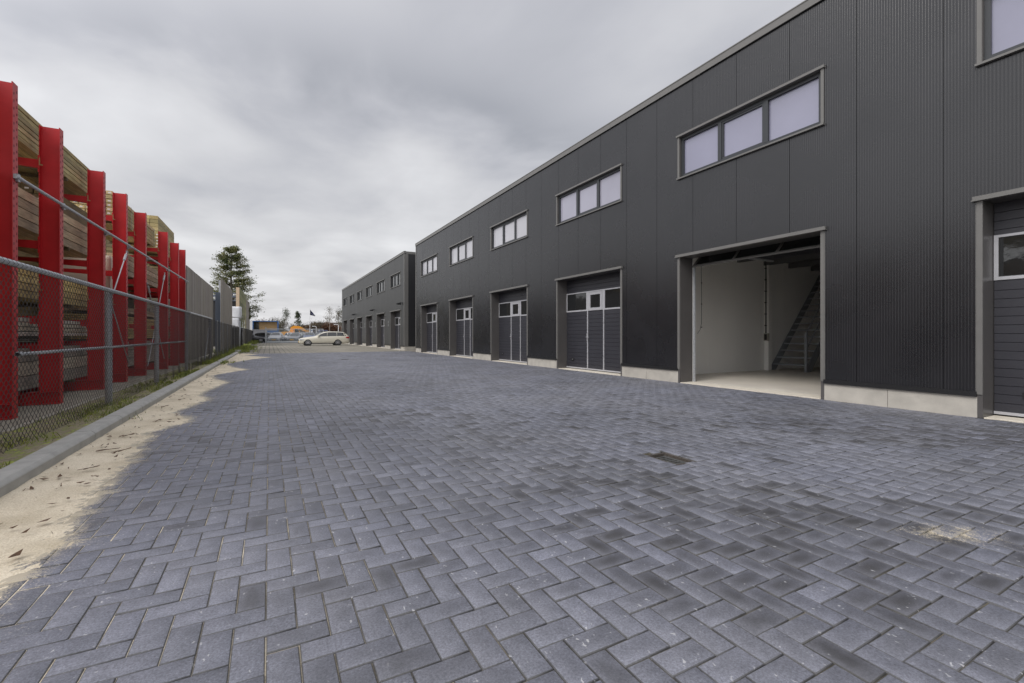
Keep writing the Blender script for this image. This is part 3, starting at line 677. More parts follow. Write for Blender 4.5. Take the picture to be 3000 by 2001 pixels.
u1 = unit('business_unit', 'long near dark grey business building with one open garage bay and pale windows', -5.0, 29.2, [-5.0+.1]*0+[-0.715, 4.392, 9.497, 14.605, 19.725, 24.87], .0361, 0, M['clad'], lambda i: M['filmpane'] if i < 2 else (M['filmpane1'] if i == 2 else M['filmpane2']), open_bay=1)
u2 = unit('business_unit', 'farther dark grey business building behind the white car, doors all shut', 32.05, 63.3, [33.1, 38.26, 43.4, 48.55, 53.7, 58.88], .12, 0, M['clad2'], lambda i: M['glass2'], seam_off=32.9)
# interior of the open bay
def interior():
    t = u1; y0, y1, x0, x1, zc_ = 3.50, 8.95, FX+.44, 19.6, 3.47
    b = MB(); b.face([(x0-.02, y0, .004), (x1, y0, .004), (x1, y1, .004), (x0-.02, y1, .004)]); b.build('interior_floor', M['infloor'], t)
    b = MB(); n = 9
    for k in range(n):
        xa = x0+(x1-x0)*k/n; xb = x0+(x1-x0)*(k+1)/n-.006; b.box(xa, xb, y1, y1+.05, .004, zc_); b.box(xa, xb, y0-.05, y0, .004, zc_)
    for k in range(5): ya = y0+(y1-y0)*k/5; b.box(x1, x1+.05, ya, ya+(y1-y0)/5-.006, .004, zc_)
    b.face([(x0, y0, DTOP-.04), (x0, y1, DTOP-.04), (x0, y1, zc_), (x0, y0, zc_)]); b.face([(x0, y0, .004), (x0, 4.45, .004), (x0, 4.45, DTOP-.04), (x0, y0, DTOP-.04)]); b.face([(x0, 7.52, .004), (x0, y1, .004), (x0, y1, DTOP-.04), (x0, 7.52, DTOP-.04)])
    b.face([(x0, y1+.06, 0), (x1, y1+.06, 0), (x1, y1+.06, zc_), (x0, y1+.06, zc_)])
    b.build('interior_wall', M['inwall'], t)
    b = MB(); b.face([(x0-.4, y0, zc_), (x1, y0, zc_), (x1, y1, zc_), (x0-.4, y1, zc_)])
    for k in range(8): b.box(x0+1+k*1.3, x0+1.12+k*1.3, y0, y1, zc_-.16, zc_-.01)
    b.build('interior_ceiling', M['inceil'], t)
    b = MB(); b.box(13.82, 13.98, y1-.14, y1-.004, .004, zc_); b.build('interior_column', M['inwall'], t)
    # raised sectional door: tilted window section at the mouth, rest flat under the ceiling
    b = MB(); pa = Vector((FX+.42, 0, 2.735)); pb = Vector((FX+.74, 0, 3.06)); ya, yb = 4.47, 7.50
    d = (pb-pa).normalized(); nrm = Vector((-d.z, 0, d.x))
    def slab(y0_, y1_, s0, s1, th, b_):
        P = [pa+d*s0, pa+d*s1, pa+d*s1+nrm*th, pa+d*s0+nrm*th]; b_.prism([(p.x, p.z) for p in P], 'y', y0_, y1_)
    Ls = (pb-pa).length
    slab(ya, yb, -.03, .02, .03, b); slab(ya, yb, Ls-.03, Ls+.02, .03, b)
    for yy in (ya, 5.46, 6.42, yb-.05): slab(yy, yy+.05, .02, Ls-.03, .03, b)
    rd = b.build('raised_garage_door', M['trim'], t)
    for (p, q) in ((ya+.05, 5.46), (5.51, 6.42), (6.47, yb-.05)): b = MB(); slab(p, q, .02, Ls-.03, .012, b); b.build('pane', M['glass'], rd)
    b = MB(); b.box(9.25, 11.9, ya, yb, 3.14, 3.18)
    for k in range(22): b.box(9.25+k*.12, 9.262+k*.12, ya, yb, 3.13, 3.14)
    b.build('door_panel', M['door'], rd)
    b = MB()
    for yy in (ya-.04, yb+.02): b.box(9.2, 12, yy-.02, yy+.02, 3.09, 3.13); b.box(FX+.46, FX+.50, yy-.02, yy+.02, .0, 2.8)
    b.box(FX+.5, 9.2, ya, yb, 3.30, 3.34); b.build('door_track', M['galv'], rd)
    b = MB(); P = [(9.05, 7.42, 2.75), (9.04, 7.40, 2.0), (9.05, 7.41, 1.4), (9.03, 7.43, 1.25), (8.98, 7.47, 1.15)]; b.path(P, .006)
    for z in (2.35, 1.85, 1.3): b.tube((9.045, 7.405, z-.012), (9.045, 7.405, z+.012), .014)
    b.build('pull_cord', M['black'], rd)
interior()
def stairs():
    t = empty('staircase', (14.2, 8.4, 0)); tag(t, 'grey steel staircase inside the open garage bay', 'staircase')
    ox, oy = 14.2, 8.4; sl = 3.28/2.89; y0, y1 = 7.85-oy, 8.93-oy
    n = 15; rise = 3.45/16; going = rise/sl
    for s, yy in enumerate((y0, y1)):
        b = MB(); ang = [(-.02, -.0), (.18, -.0), (3.2, 3.02*sl+.02), (3.2, 3.02*sl+.25), (3.1, 3.02*sl+.25), (-.02, .17)]
        b.prism(ang, 'y', yy-.008, yy+.008); b.build('stringer', M['steel'], t)
    for k in range(n):
        b = MB(); x = .06+going*k; z = rise*(k+1)
        b.box(x-.01, x+.24, y0+.01, y1-.01, z-.012, z); b.box(x-.012, x-.004, y0+.01, y1-.01, z-.045, z+.002); b.build('tread', M['steel'], t)
    b = MB(); yy = y0-.02
    b.box(-.13, -.07, yy-.03, yy+.03, 0, 1.17); b.box(-.18, -.02, yy-.07, yy+.05, 0, .012)
    for h in (1.17, .68): b.tube((-.10, yy, h), (2.7, yy, h+2.8*sl), .021)
    for x in (1.0, 2.1): b.tube((x, yy, (x+.1)*sl+.05), (x, yy, (x+.1)*sl+1.17), .018)
    b.build('handrail', M['steel'], t)
    e = empty('switch_box', (13.8, 8.78, 1.05)); tag(e, 'small grey electrical switch box with a conduit on the inside wall', 'switch box')
    b = MB(); b.bbox(-.06, .06, .02, .14, -.12, .12, .01); b.build('box', M['plinth'], e)
    b = MB(); b.box(-.075, -.06, .03, .11, -.09, .09); b.build('front_cover', M['black'], e)
    b = MB(); b.tube((0, .1, .12), (0, .1, 2.4), .02)
    for k in range(6): b.box(-.03, .03, .08, .13, .35+k*.36, .38+k*.36)
    b.build('conduit', M['black'], e)
stairs()
# lights/cameras and number plates on the farther unit
for i, (y, big) in enumerate(((32.55, 1), (42.35, 0), (52.6, 0))):
    e = empty('security_camera', (FX, y, 3.40))
    tag(e, ['black security camera on the near corner of the farther building', 'small dark camera above the second and third far garage doors', 'tiny dark camera nearest the white car on the farther building'][i], 'camera', 'security cameras on the farther building')
    b = MB(); b.box(-.03, 0, -.06, .06, -.1, .06); b.tube((-.02, 0, 0), (-.22, 0, .04), .022); b.build('bracket', M['black'], e)
    b = MB(); b.bbox(-.40, -.12, -.07, .07, -.12, .0, .015); b.tube((-.40, 0, -.06), (-.44, 0, -.07), .045, n=12)
    if big: b.bbox(-.30, -.16, .08, .2, -.10, .02, .01)
    b.build('camera_body', M['black'], e)
for i, (y, zz_) in enumerate(((36.95, 2.15), (42.0, 2.15), (47.1, 2.2), (52.2, 2.2))):
    b = MB(); b.box(-.012, 0, -.10, .10, -.10, .10); b.box(-.012, 0, -.10, .10, -.34, -.16)
    o = b.build('unit_sign', M['clad2'] if False else mat('pale_sign', (0.20, 0.20, 0.20), 0.5), None); o.location = (FX-.004, y, zz_)
    tag(o, ['pale pair of small wall signs left of the first far garage door', 'pale wall signs between the second and third far garage doors', 'pale wall signs between the third and fourth far garage doors', 'pale wall signs between the fourth and fifth far garage doors'][i], 'sign', 'small wall signs on the farther building')

# ================================================================== red cantilever rack
UPR = [(-1.9, -3.0), (0.2, -3.0), (2.4, -3.0), (4.2, -3.0), (6.3, -3.0), (8.43, -3.0), (9.97, -3.0), (12.17, -3.0), (13.85, -3.0), (15.77, -3.0), (18.38, -2.93), (20.40, -2.93), (21.90, -2.93)]
ARMS = [3.93, 2.63, 1.42, 0.98]
def rack():
    t = empty('cantilever_rack', (-3.1, 8.43, 0)); tag(t, 'red steel cantilever rack with tall slotted uprights behind the wire fence', 'storage rack')
    ox, oy = -3.1, 8.43
    for (y, xr) in UPR:
        b = MB(); X0, X1 = xr-.25-ox, xr-ox; Y0 = y-oy; fw = .145; top = 4.48
        b.box(X1-.012, X1, Y0, Y0+fw, .0, top); b.box(X0, X0+.012, Y0, Y0+fw, .0, top)            # flanges
        b.box(X0+.012, X1-.012, Y0+.05, Y0+.062, .0, top-.004)                                            # web
        for k in range(43):                                                                        # slots in the outer flange
            z = .12+k*.1
            for (yy, dz) in ((.028, 0), (.105, .045)): b.box(X1+.0006, X1+.0018, Y0+yy, Y0+yy+.013, z+dz, z+dz+.032, 1)
            b.box(X0+.008, X0+.0115, Y0-.001, Y0-.0004, z, z+.03, 1)
        up = b.build('upright', [M['red'], M['redhole']], t)
        b = MB(); b.box(X0-1.2, X0, Y0+.02, Y0+.035, .02, .20); b.box(X0-1.2, X1+.0-.013, Y0-.02, Y0+.13, .003, .018); b.box(X0-1.2, X0, Y0-.0, Y0+.13, .19, .202); b.box(X0+.013, X1-.013, Y0+.0, Y0+.045, .19, .2)
        b.build('base_beam', M['red'], up)
        for z in ARMS if y < 12.5 else ARMS[:2]+[1.42, .98]:
            b = MB(); P = [(X0, z-.13), (X0-1.15, z-.06), (X0-1.15, z), (X0, z)]
            b.prism(P, 'y', Y0+.035, Y0+.10); b.box(X0-.012, X0, Y0-.0, Y0+.14, z-.20, z+.06)
            b.build('arm', M['red'], up)
        for z in (3.90, 1.9): b = MB(); b.box(X0+.005, X0+.018, Y0-.012, Y0-.002, z-.07, z+.05); b.box(X0+.018, X0+.05, Y0-.012, Y0-.002, z-.07, z-.055); b.build('locking_pin', M['tan'], up)
    b = MB(); pts = [(.022, -.0, 3.23), (.022, 14.1, 3.25)]
    b.tube((.125, .06, 3.23), (.20, 14.06, 3.27), .024, n=10)
    for y, _x in UPR[5:]: yy = y-oy+.1; b.tube((.115+(yy/14)*.07, yy-.09, 3.232), (.115+(yy/14)*.07, yy+.09, 3.232), .031, n=10); b.box(.10, .13, yy-.03, yy+.03, 3.18, 3.28)
    b.build('galvanised_rail', M['galv'], t)
    for (ya, za, yb, zb) in ((13.85, 3.10, 12.75, 2.0), (18.3, 3.13, 15.95, .25), (15.9, 2.55, 18.2, .35), (12.4, 2.0, 14.0, .45)):
        b = MB(); X = .115; b.tube((X, ya-oy, za), (X, yb-oy, zb), .012); dv_ = (Vector((X, yb-oy, zb))-Vector((X, ya-oy, za))).normalized(); s = Vector((X, ya-oy, za))
        b.tube(s+dv_*.12, s+dv_*.34, .026); b.tube(s-Vector((.0, .05, 0)), s+Vector((0, .05, 0)), .014)
        b.build('brace_rod', M['white'] if False else M['galv'], t)
rack()

# ================================================================== timber packs
def pack(name, label, x1, depth, y0, y1, z0, z1, bw, bh, m, tags=False, straps=(), gap=.010, jit=.006, group='timber packs on the red rack', ctrs=None):
    t = empty(name, (x1, y0, z0)); tag(t, label, 'timber pack', group)
    b = MB(); nr = max(1, round((z1-z0)/bh)); h = (z1-z0)/nr; nc = max(1, round(depth/bw)); w = depth/nc
    for r_ in range(nr):
        for c in range(nc):
            j = random.uniform(-jit, jit); e0 = random.uniform(0, jit*3); e1 = random.uniform(0, jit*3)
            k = random.uniform(.66, 1.22); b.cur = (k*random.uniform(.96, 1.04), k, k*random.uniform(.88, 1.06))
            xa, xb = -(c+1)*w+gap/2+j, -c*w-gap/2+j; za, zb = r_*h+gap*.3, (r_+1)*h-gap*1.1
            b.box(xa, xb, e0, y1-y0-e1, za, zb)
            if tags and random.random() < .8:
                b.cur = 1.0; xm = (xa+xb)/2+random.uniform(-.01, .01); zm = (za+zb)/2
                b.box(xm-.028, xm+.028, e0-.002, e0-.0005, zm-.016, zm+.012, 1)
    b.build('boards', [m, M['tag']], t, tint=True)
    for s in straps:
        b = MB(); H_ = z1-z0; yy = s-y0
        b.box(.006, .009, yy, yy+.016, -.004, H_+.004); b.box(-depth, .009, yy, yy+.016, H_+.004, H_+.007); b.box(-depth, .009, yy, yy+.016, -.008, -.005); b.build('strap', M['strap'], t)
    for q in (0.15, .5, .85): b = MB(); b.cur = .6; b.box(-depth, 0, (y1-y0)*q, (y1-y0)*q+.07, -.055, -.0045); b.build('bearer', M['brown_timber'], t, tint=True)
    return t
xf = -3.36
pack('timber_pack', 'greenish treated planks topmost on the rack between the first three uprights', xf, 1.05, 2.6, 13.05, 4.08, 4.64, .13, .085, M['pine'], straps=(5, 9.2, 11.1))
pack('timber_pack', 'weathered pinkish planks on the middle arms beside the second and third uprights', xf, 1.0, 3.0, 13.10, 2.78, 3.38, .14, .15, M['grey_pine'])
pack('timber_pack', 'dark treated beams with white end tags under the topmost planks', xf-.10, 1.0, 10.9, 13.0, 3.42, 3.76, .17, .17, M['brown_timber'], tags=True)
pack('timber_pack', 'yellow green planks just below the fence rail near the second upright', xf, 1.05, 4.0, 13.15, 1.70, 2.17, .14, .115, M['yellow_pine'])
pack('timber_pack', 'thin grey boards in a low pack behind the wire mesh', xf, 1.0, 3.6, 13.1, 1.48-.38, 1.40, .15, .075, M['grey_timber'])
pack('timber_pack', 'big grey timber bundle at the foot of the nearest uprights', xf, 1.0, 4.1, 13.2, .26, .92, .22, .22, M['grey_timber'])
pack('timber_pack', 'tagged treated planks topmost between the fourth and fifth uprights', xf, 1.0, 14.3, 18.95, 4.02, 4.62, .13, .10, M['pine'], tags=True, straps=(16.0, 18.8))
pack('timber_pack', 'tagged treated planks topmost behind the sixth to eighth uprights', xf, 1.0, 19.7, 24.2, 4.02, 4.66, .13, .11, M['pine'], tags=True)
pack('timber_pack', 'pale planks on the middle arms around the fifth upright', xf, 1.0, 15.6, 19.7, 2.72, 3.30, .14, .14, M['grey_pine'], straps=(19.1,))
pack('timber_pack', 'brown planks on the middle arms behind the farthest uprights', xf, 1.0, 20.2, 24.0, 2.72, 3.35, .14, .14, M['brown_timber'])
pack('timber_pack', 'narrow yellow battens in many layers behind the fourth to sixth uprights', xf, .95, 14.1, 19.5, 1.02, 1.62, .05, .05, M['yellow_pine'])
pack('timber_pack', 'pale beams lying on top of the narrow yellow battens', xf, .95, 14.3, 19.5, 1.70, 1.86, .16, .08, M['grey_pine'])
pack('timber_pack', 'grey squared timber on the ground behind the fourth to sixth uprights', xf, 1.0, 14.1, 19.7, .26, .94, .22, .22, M['grey_timber'])
pack('timber_pack', 'mixed brown timber low behind the farthest red uprights', xf, 1.0, 20.2, 24.0, .26, 1.35, .2, .12, M['brown_timber'])
for (k, z0, z1, mm, lab) in ((0, .1, 1.9, 'grey_timber', 'lowest pack of the tall dark stack deep in the yard'), (1, 1.95, 3.8, 'grey_timber', 'second pack of the tall dark stack deep in the yard'), (2, 3.85, 5.25, 'brown_timber', 'third pack of the tall dark stack deep in the yard'), (3, 5.30, 6.28, 'pine', 'mossy planks topping the tallest stack, above the red uprights')):
    pack('timber_pack', lab, -4.25, 2.6, 24.6, 28.4, z0, z1, .28, .155, M[mm], group='packs in the tall stack deep in the yard')
for k, (z0, z1, mm, lab) in enumerate(((.1, 1.3, 'grey_timber', 'lowest grey stack standing behind the rack, in its shade'), (1.35, 2.6, 'brown_timber', 'brown stack behind the rack at the height of its middle arms'), (2.65, 3.75, 'brown_timber', 'uppermost brown stack behind the rack under the top planks'))):
    pack('timber_pack', lab, -4.75, 2.2, 3.0, 16.3, z0, z1, .3, .15, M[mm], group='stacks behind the rack')
for k, (z0, z1, mm, lab) in enumerate(((.1, 1.3, 'grey_timber', 'lowest grey stack behind the farther half of the rack'), (1.35, 2.5, 'brown_timber', 'brown stack behind the farther half of the rack'), (2.55, 3.7, 'brown_timber', 'uppermost brown stack behind the farther half of the rack'))):
    pack('timber_pack', lab, -4.75, 2.2, 16.5, 23.8, z0, z1, .3, .15, M[mm], group='stacks behind the rack')
# cream sheeted bundle between third and fourth uprights
def lumpy(name, x0, x1, y0, y1, z0, z1, m, amp=.05, n=10, taper=.0):
    V = []; F = []; b = bmesh.new(); bmesh.ops.create_cube(b, size=1); bmesh.ops.subdivide_edges(b, edges=b.edges, cuts=n, use_grid_fill=True)
    for v in b.verts:
        p = v.co.copy(); q = Vector((x0+(p.x+.5)*(x1-x0), y0+(p.y+.5)*(y1-y0), z0+(p.z+.5)*(z1-z0)))
        nn_ = mnoise.noise_vector(q*2.1)*amp+mnoise.noise_vector(q*6)*amp*.35; v.co = q+nn_
    me = bpy.data.meshes.new(name); b.to_mesh(me); b.free(); me.materials.append(m); me.polygons.foreach_set('use_smooth', [True]*len(me.polygons))
    o = bpy.data.objects.new(name, me); COL.objects.link(o); return o
tag(lumpy('sheeted_bundle', -4.3, -3.36, 14.1, 15.3, 1.95, 3.02, M['cream']), 'cream sheeted bundle on the rack seen left of the fourth upright', 'bundle')

# ================================================================== chain-link fence
def fence():
    t = empty('chain_link_fence', (-2.15, 9.18, 0)); tag(t, 'long chain link fence with galvanised posts along the kerb on the left', 'fence')
    ox, oy = -2.15, 9.18; p, q, r_ = .043, .080, .0029
    def mesh(y0, y1, ztop, zbot, p, q, r_, name='wire_mesh', sag=.0):
        ny = int((y1-y0)/p); nz_ = int((ztop-zbot)/(q/2)); V = []; F = []
        z = zbot+np.arange(nz_+1)*q/2
        for k in range(ny+1):
            yc = y0+k*p-oy; sgn = np.where((np.arange(nz_+1)+k) % 2 == 0, 1, -1)
            yy = yc+sgn*(p/2+.001)+np.array([.004*vnoise(yc, zz_, 3, 5) for zz_ in z]); xx = np.where((np.arange(nz_+1)+k) % 2 == 0, .002, -.002)+.010*vnoise(0, yc, 1.2, 8)+(.035*vnoise(0, yc, 2.2, 3)*np.exp(-z*5))
            i = len(V)
            pts = np.stack([xx, yy, z], 1)
            for (dx, dy) in ((r_, 0), (-r_*.5, r_*.87), (-r_*.5, -r_*.87)):
                pass
            for j in range(nz_+1):
                x_, y_, z_ = pts[j]; V += [(x_+r_, y_, z_), (x_-r_*.5, y_+r_*.9, z_), (x_-r_*.5, y_-r_*.9, z_)]
            for j in range(nz_):
                a = i+j*3
                for m_ in range(3): F.append((a+m_, a+(m_+1) % 3, a+3+(m_+1) % 3, a+3+m_))
        return fastmesh(name, V, F, M['wire'], t)
    mesh(3.0, 22.95, 1.80, .03, p, q, r_)
    mesh(22.95, 76, 1.78, .05, .058, .10, .0023)
    # loops of tie wire round the top rail
    b = MB(); y = 3.0
    while y < 17:
        yy = y-oy; n = 7
        for k in range(n):
            a0 = 2*math.pi*k/n; a1 = 2*math.pi*(k+1)/n
            b.tube((.032*math.cos(a0), yy+.022*k/n, 1.80+.032*math.sin(a0)), (.032*math.cos(a1), yy+.022*(k+1)/n, 1.80+.032*math.sin(a1)), .0024, n=3, cap=False)
        y += .086*random.uniform(.8, 1.2)
    y = 6.2
    while y < 16.3:
        yy = y-oy
        for k in range(5):
            a0 = 2*math.pi*k/5; a1 = 2*math.pi*(k+1)/5; b.tube((.024*math.cos(a0), yy+.01*k/5, .93+.024*math.sin(a0)), (.024*math.cos(a1), yy+.01*(k+1)/5, .93+.024*math.sin(a1)), .0018, n=3, cap=False)
        y += .086
    b.build('tie_wire', M['wire'], t, fix=False)
    b = MB(); b.tube((0, 3.0-oy, 1.80), (0, 22.95-oy, 1.80), .029, n=14); b.build('top_rail', M['galv'], t, smooth=True)
    b = MB(); b.tube((-.02, 6.2-oy, .93), (-.02, 16.6-oy, .93), .0185, n=10)
    b.tube((-.02, 6.2-oy, .93), (-.02, 6.28-oy, .93), .026, n=10); b.build('mid_rail', M['galv'], t, smooth=True)
    b = MB()
    for z in (1.78, .92, .08): b.tube((0, 22.95-oy, z), (0, 76-oy, z), .004, n=4)
    b.build('line_wire', M['wire'], t)
    for (y, rr, h) in [(4.9-.02, .046, 1.79), (9.18, .046, 1.79), (12.57, .044, 1.79), (16.69, .044, 1.79), (22.95, .044, 1.80)]+[(22.95+3.03*k, .022, 1.80) for k in range(1, 18)]:
        if y == 4.88: continue
        b = MB(); lean = random.uniform(-.01, .01); b.tube((-.05, y-oy, -.1), (-.05+lean, y-oy, h), rr, n=14 if rr > .03 else 8); b.tube((-.05+lean, y-oy, h), (-.05+lean, y-oy, h+.015), rr, rr*.6, n=14)
        b.build('post', M['galv'], t, smooth=False)
    b = MB(); b.tube((-.05, 22.9-oy, 1.75), (-.05, 20.9-oy, .0), .022, n=10); b.build('strut', M['galv'], t)
fence()
e = empty('galvanised_pole', (-2.02, 41.3, 0)); tag(e, 'slim galvanised pole rising above the far fence by the stone kerb block', 'pole')
b = MB(); b.tube((0, 0, -.05), (0, 0, 2.25), .038, n=12); b.build('shaft', M['galv'], e, smooth=True)
b = MB(); b.tube((0, 0, 2.25), (0, 0, 2.33), .046, .03, n=12); b.build('cap', M['black'], e)

# ================================================================== wooden screens behind the fence
def screen(label, x, y0, y1, h, drop=0.0, m='screen', bw=.145, horiz=False, z0=.06):
    t = empty('wooden_screen', (x, y0, 0)); tag(t, label, 'wooden screen', 'wooden screens behind the fence')
    b = MB(); y = 0.0; ln = y1-y0
    if horiz:
        z = z0
        while z < h:
            b.cur = random.uniform(.7, 1.15); b.box(-.03, 0, 0, ln, z, z+.105); z += .16
    else:
        while y < ln-.02:
            k = random.uniform(.78, 1.15); b.cur = (k, k*random.uniform(.97, 1.02), k*random.uniform(.93, 1.02))
            hh = h-drop*y/ln+random.uniform(-.012, .012); j = random.uniform(-.004, .004)
            b.box(-.03+j, j, y, min(ln, y+bw-.005), z0, hh); y += bw
    b.build('boards', M[m], t, tint=True)
    for yy in np.linspace(.06, ln-.1, 4): b = MB(); b.box(-.14, -.035, yy, yy+.1, 0, h-.15-drop*yy/ln); b.build('post', M['galv'] if not horiz else M['grey_pine'], t, tint=True)
    return t
screen('weathered grey board screen right after the last red upright', -2.95, 22.45, 32.3, 3.93)
screen('taller pale board screen standing alone past the grey steel column', -2.60, 33.0, 42.4, 4.62)
screen('mossy slatted screen behind the white wrapped stack', -2.55, 52.0, 65.8, 5.75, m='mossy', horiz=True)
screen('farthest grey board screen at the end of the fence', -2.55, 65.9, 77.5, 5.72)
b = MB(); b.box(-.14, .14, -.12, .12, 0, 5.75); b.cur = 1; o = b.build('timber_post', M['grey_pine'], None, tint=True); o.location = (-2.72, 51.8, 0)
tag(o, 'pale squared timber post at the edge of the mossy screen', 'post')
b = MB(); b.box(-.24, 0, -.12, -.11, 0, 3.68); b.box(-.24, 0, .11, .12, 0, 3.68); b.box(-.125, -.115, -.11, .11, 0, 3.68); o = b.build('steel_column', M['bluegrey'], None); o.location = (-2.62, 32.55, 0)
tag(o, 'blue grey steel column in the gap between two wooden screens', 'column')
# wrapped stack
e = empty('wrapped_stack', (-2.5, 45, 0)); tag(e, 'white plastic wrapped pallet stack between the wooden screens', 'wrapped stack')
for (z0, z1, a, nm, mm) in ((.15, 1.72, .52, 'lower_bundle', 'grey_timber'), (1.75, 2.50, .30, 'middle_bundle', 'wrap'), (2.52, 3.48, .40, 'upper_bundle', 'wrap')):
    o = lumpy(nm, -.7, a-.02, -.6, .9, z0, z1, M[mm] if mm == 'wrap' else M['endclad'], amp=.05, n=6); o.parent = e
b = MB(); b.box(-.7, .45, -.5, .9, 0, .13); b.cur = 1; b.build('pallet', M['brown_timber'], e, tint=True)
# dark yard shed seen through the gap
e = empty('yard_shed', (-4.6, 52, 0)); tag(e, 'dark shed roof edge showing between the board screens', 'shed')
b = MB(); b.box(-2.4, 1.9, 0, 8, 0, 4.4); b.build('wall', M['endclad'], e)
b = MB(); b.box(-2.6, 1.95, -.2, 8.2, 4.4, 4.5); b.box(-2.6, 1.95, -.25, -.2, 4.75, 4.95); b.box(-2.6, 1.95, -.25, -.2, 5.1, 5.2); b.build('roof', M['bluegrey'], e)

# ================================================================== cars
def car_proto(style, bodym, label, group, loc, rz, scale=1.0):
    """local +x runs from nose to tail; origin on the ground at the nose centre"""
    t = empty('parked_car', loc, rz); t.scale = (scale,)*3; tag(t, label, 'car', group)
    if style == 'wagon':
        ST = [(0, .30, .60, .62, .60, .50), (.06, .24, .66, .70, .78, .66), (.3, .20, .74, .79, .87, .74), (.8, .19, .82, .87, .90, .76), (1.35, .19, .89, .94, .91, .76), (1.62, .19, .92, 1.00, .91, .74), (2.05, .19, .93, 1.26, .91, .64), (2.42, .19, .94, 1.42, .91, .59), (2.9, .19, .95, 1.47, .91, .59), (3.7, .19, .97, 1.47, .91, .59), (4.3, .20, .98, 1.42, .90, .57), (4.62, .22, .98, 1.20, .88, .60), (4.78, .26, .97, 1.02, .86, .70), (4.88, .30, .80, .84, .82, .70), (4.90, .34, .70, .72, .76, .62)]
        wx = (.83, 3.70); Ln = 4.9; glassx = [(1.74, 2.66), (2.69, 3.60), (3.63, 4.50)]; ws = (1.66, 2.36); rw = (4.32, 4.74)
    elif style == 'hatch':
        ST = [(0, .30, .60, .62, .58, .48), (.06, .24, .68, .72, .75, .62), (.3, .20, .80, .85, .83, .70), (.9, .19, .92, .98, .86, .70), (1.1, .19, .95, 1.04, .86, .70), (1.6, .19, .96, 1.32, .86, .60), (1.9, .19, .97, 1.46, .86, .56), (2.5, .19, .98, 1.50, .86, .56), (3.2, .19, 1.0, 1.46, .86, .55), (3.6, .22, 1.0, 1.25, .84, .58), (3.85, .26, .98, 1.04, .82, .66), (3.97, .3, .8, .84, .78, .66), (4.0, .34, .7, .72, .72, .6)]
        wx = (.72, 3.22); Ln = 4.0; glassx = [(1.30, 2.15), (2.23, 3.0), (3.06, 3.45)]; ws = (1.14, 1.84); rw = (3.3, 3.8)
    else:
        ST = [(0, .30, .60, .62, .58, .48), (.06, .24, .66, .70, .75, .62), (.3, .20, .76, .81, .86, .72), (1.2, .19, .88, .93, .89, .74), (1.45, .19, .90, .98, .89, .72), (1.9, .19, .92, 1.25, .89, .62), (2.25, .19, .93, 1.40, .89, .57), (2.7, .19, .94, 1.44, .89, .56), (3.3, .19, .95, 1.40, .89, .56), (3.8, .20, .96, 1.16, .88, .60), (4.05, .22, .96, 1.02, .87, .68), (4.45, .26, .94, .98, .84, .70), (4.57, .3, .8, .84, .8, .66), (4.6, .34, .7, .72, .72, .6)]
        wx = (.80, 3.45); Ln = 4.6; glassx = [(1.65, 2.45), (2.53, 3.35), (3.40, 3.72)]; ws = (1.5, 2.2); rw = (3.4, 4.0)
    xs = [s[0] for s in ST]
    def at(x): return [float(np.interp(x, xs, [s[k] for s in ST])) for k in range(1, 6)]
    dense = sorted(set(xs+list(np.linspace(0.1, Ln-.1, 28))))
    def ring(x):
        zb, be, zt, w, wt = at(x); z3 = be-.02
        zt2 = max(zt-.045, be+.008)
        half = [(0, zb), (w*.90, zb), (w*.975, zb+.10), (w, zb+(z3-zb)*.45), (w*.995, zb+(z3-zb)*.75), (w*.955, be), (wt+.02, zt2), (wt-.07, zt-.004), (wt*.5, zt+.012), (0, zt+.016)]
        return half
    b = MB(); rings = []
    for x in dense:
        h = ring(x); pts = [(x, y, z) for y, z in h]+[(x, -y, z) for y, z in h[-2:0:-1]]; rings.append((len(b.v), len(pts))); b.v += pts
    for (i, n), (j, _) in zip(rings, rings[1:]):
        for k in range(n): b.f.append((i+k, i+(k+1) % n, j+(k+1) % n, j+k)); b.mi.append(0); b.tint.append(1)
    for (i, n) in (rings[0], rings[-1]): b.f.append(tuple(i+k for k in range(n))); b.mi.append(0); b.tint.append(1)
    b.build('body', bodym, t, smooth=True)
    def sidept(x, f, s):
        h = ring(x); y0, z0 = h[5]; y1, z1 = h[6]; y = y0+(y1-y0)*f; z = z0+(z1-z0)*f
        d = Vector((0, z1-z0, y0-y1)).normalized()*.008; return (x, s*(y+d.y), z+d.z)
    for s in (-1, 1):
        for (a, c) in glassx:
            b = MB(); n = 6; lo = [sidept(a+(c-a)*k/n, .06, s) for k in range(n+1)]; hi = [sidept(a+(c-a)*k/n, .93, s) for k in range(n+1)]
            for k in range(n): b.face([lo[k], lo[k+1], hi[k+1], hi[k]])
            b.build('side_window', M['carglass'], t, fix=False)
        b = MB(); q = sidept(glassx[0][0]+.05, .1, s); b.bbox(q[0]-.05, q[0]+.1, min(q[1], q[1]+s*.16), max(q[1], q[1]+s*.16), q[2]-.02, q[2]+.10, .02); b.build('mirror', bodym, t)
        b = MB(); x0 = .10; h = at(x0)
        b.box(.04, .42, s*.86-.05 if s > 0 else -.86-.02, s*.86+.02 if s > 0 else -.86+.05, .58, .70); b.build('headlight', M['lamp'], t)
        b = MB(); b.box(Ln-.38, Ln-.06, min(s*.80, s*.885), max(s*.80, s*.885), .76, .92); b.build('tail_light', M['tail'], t)
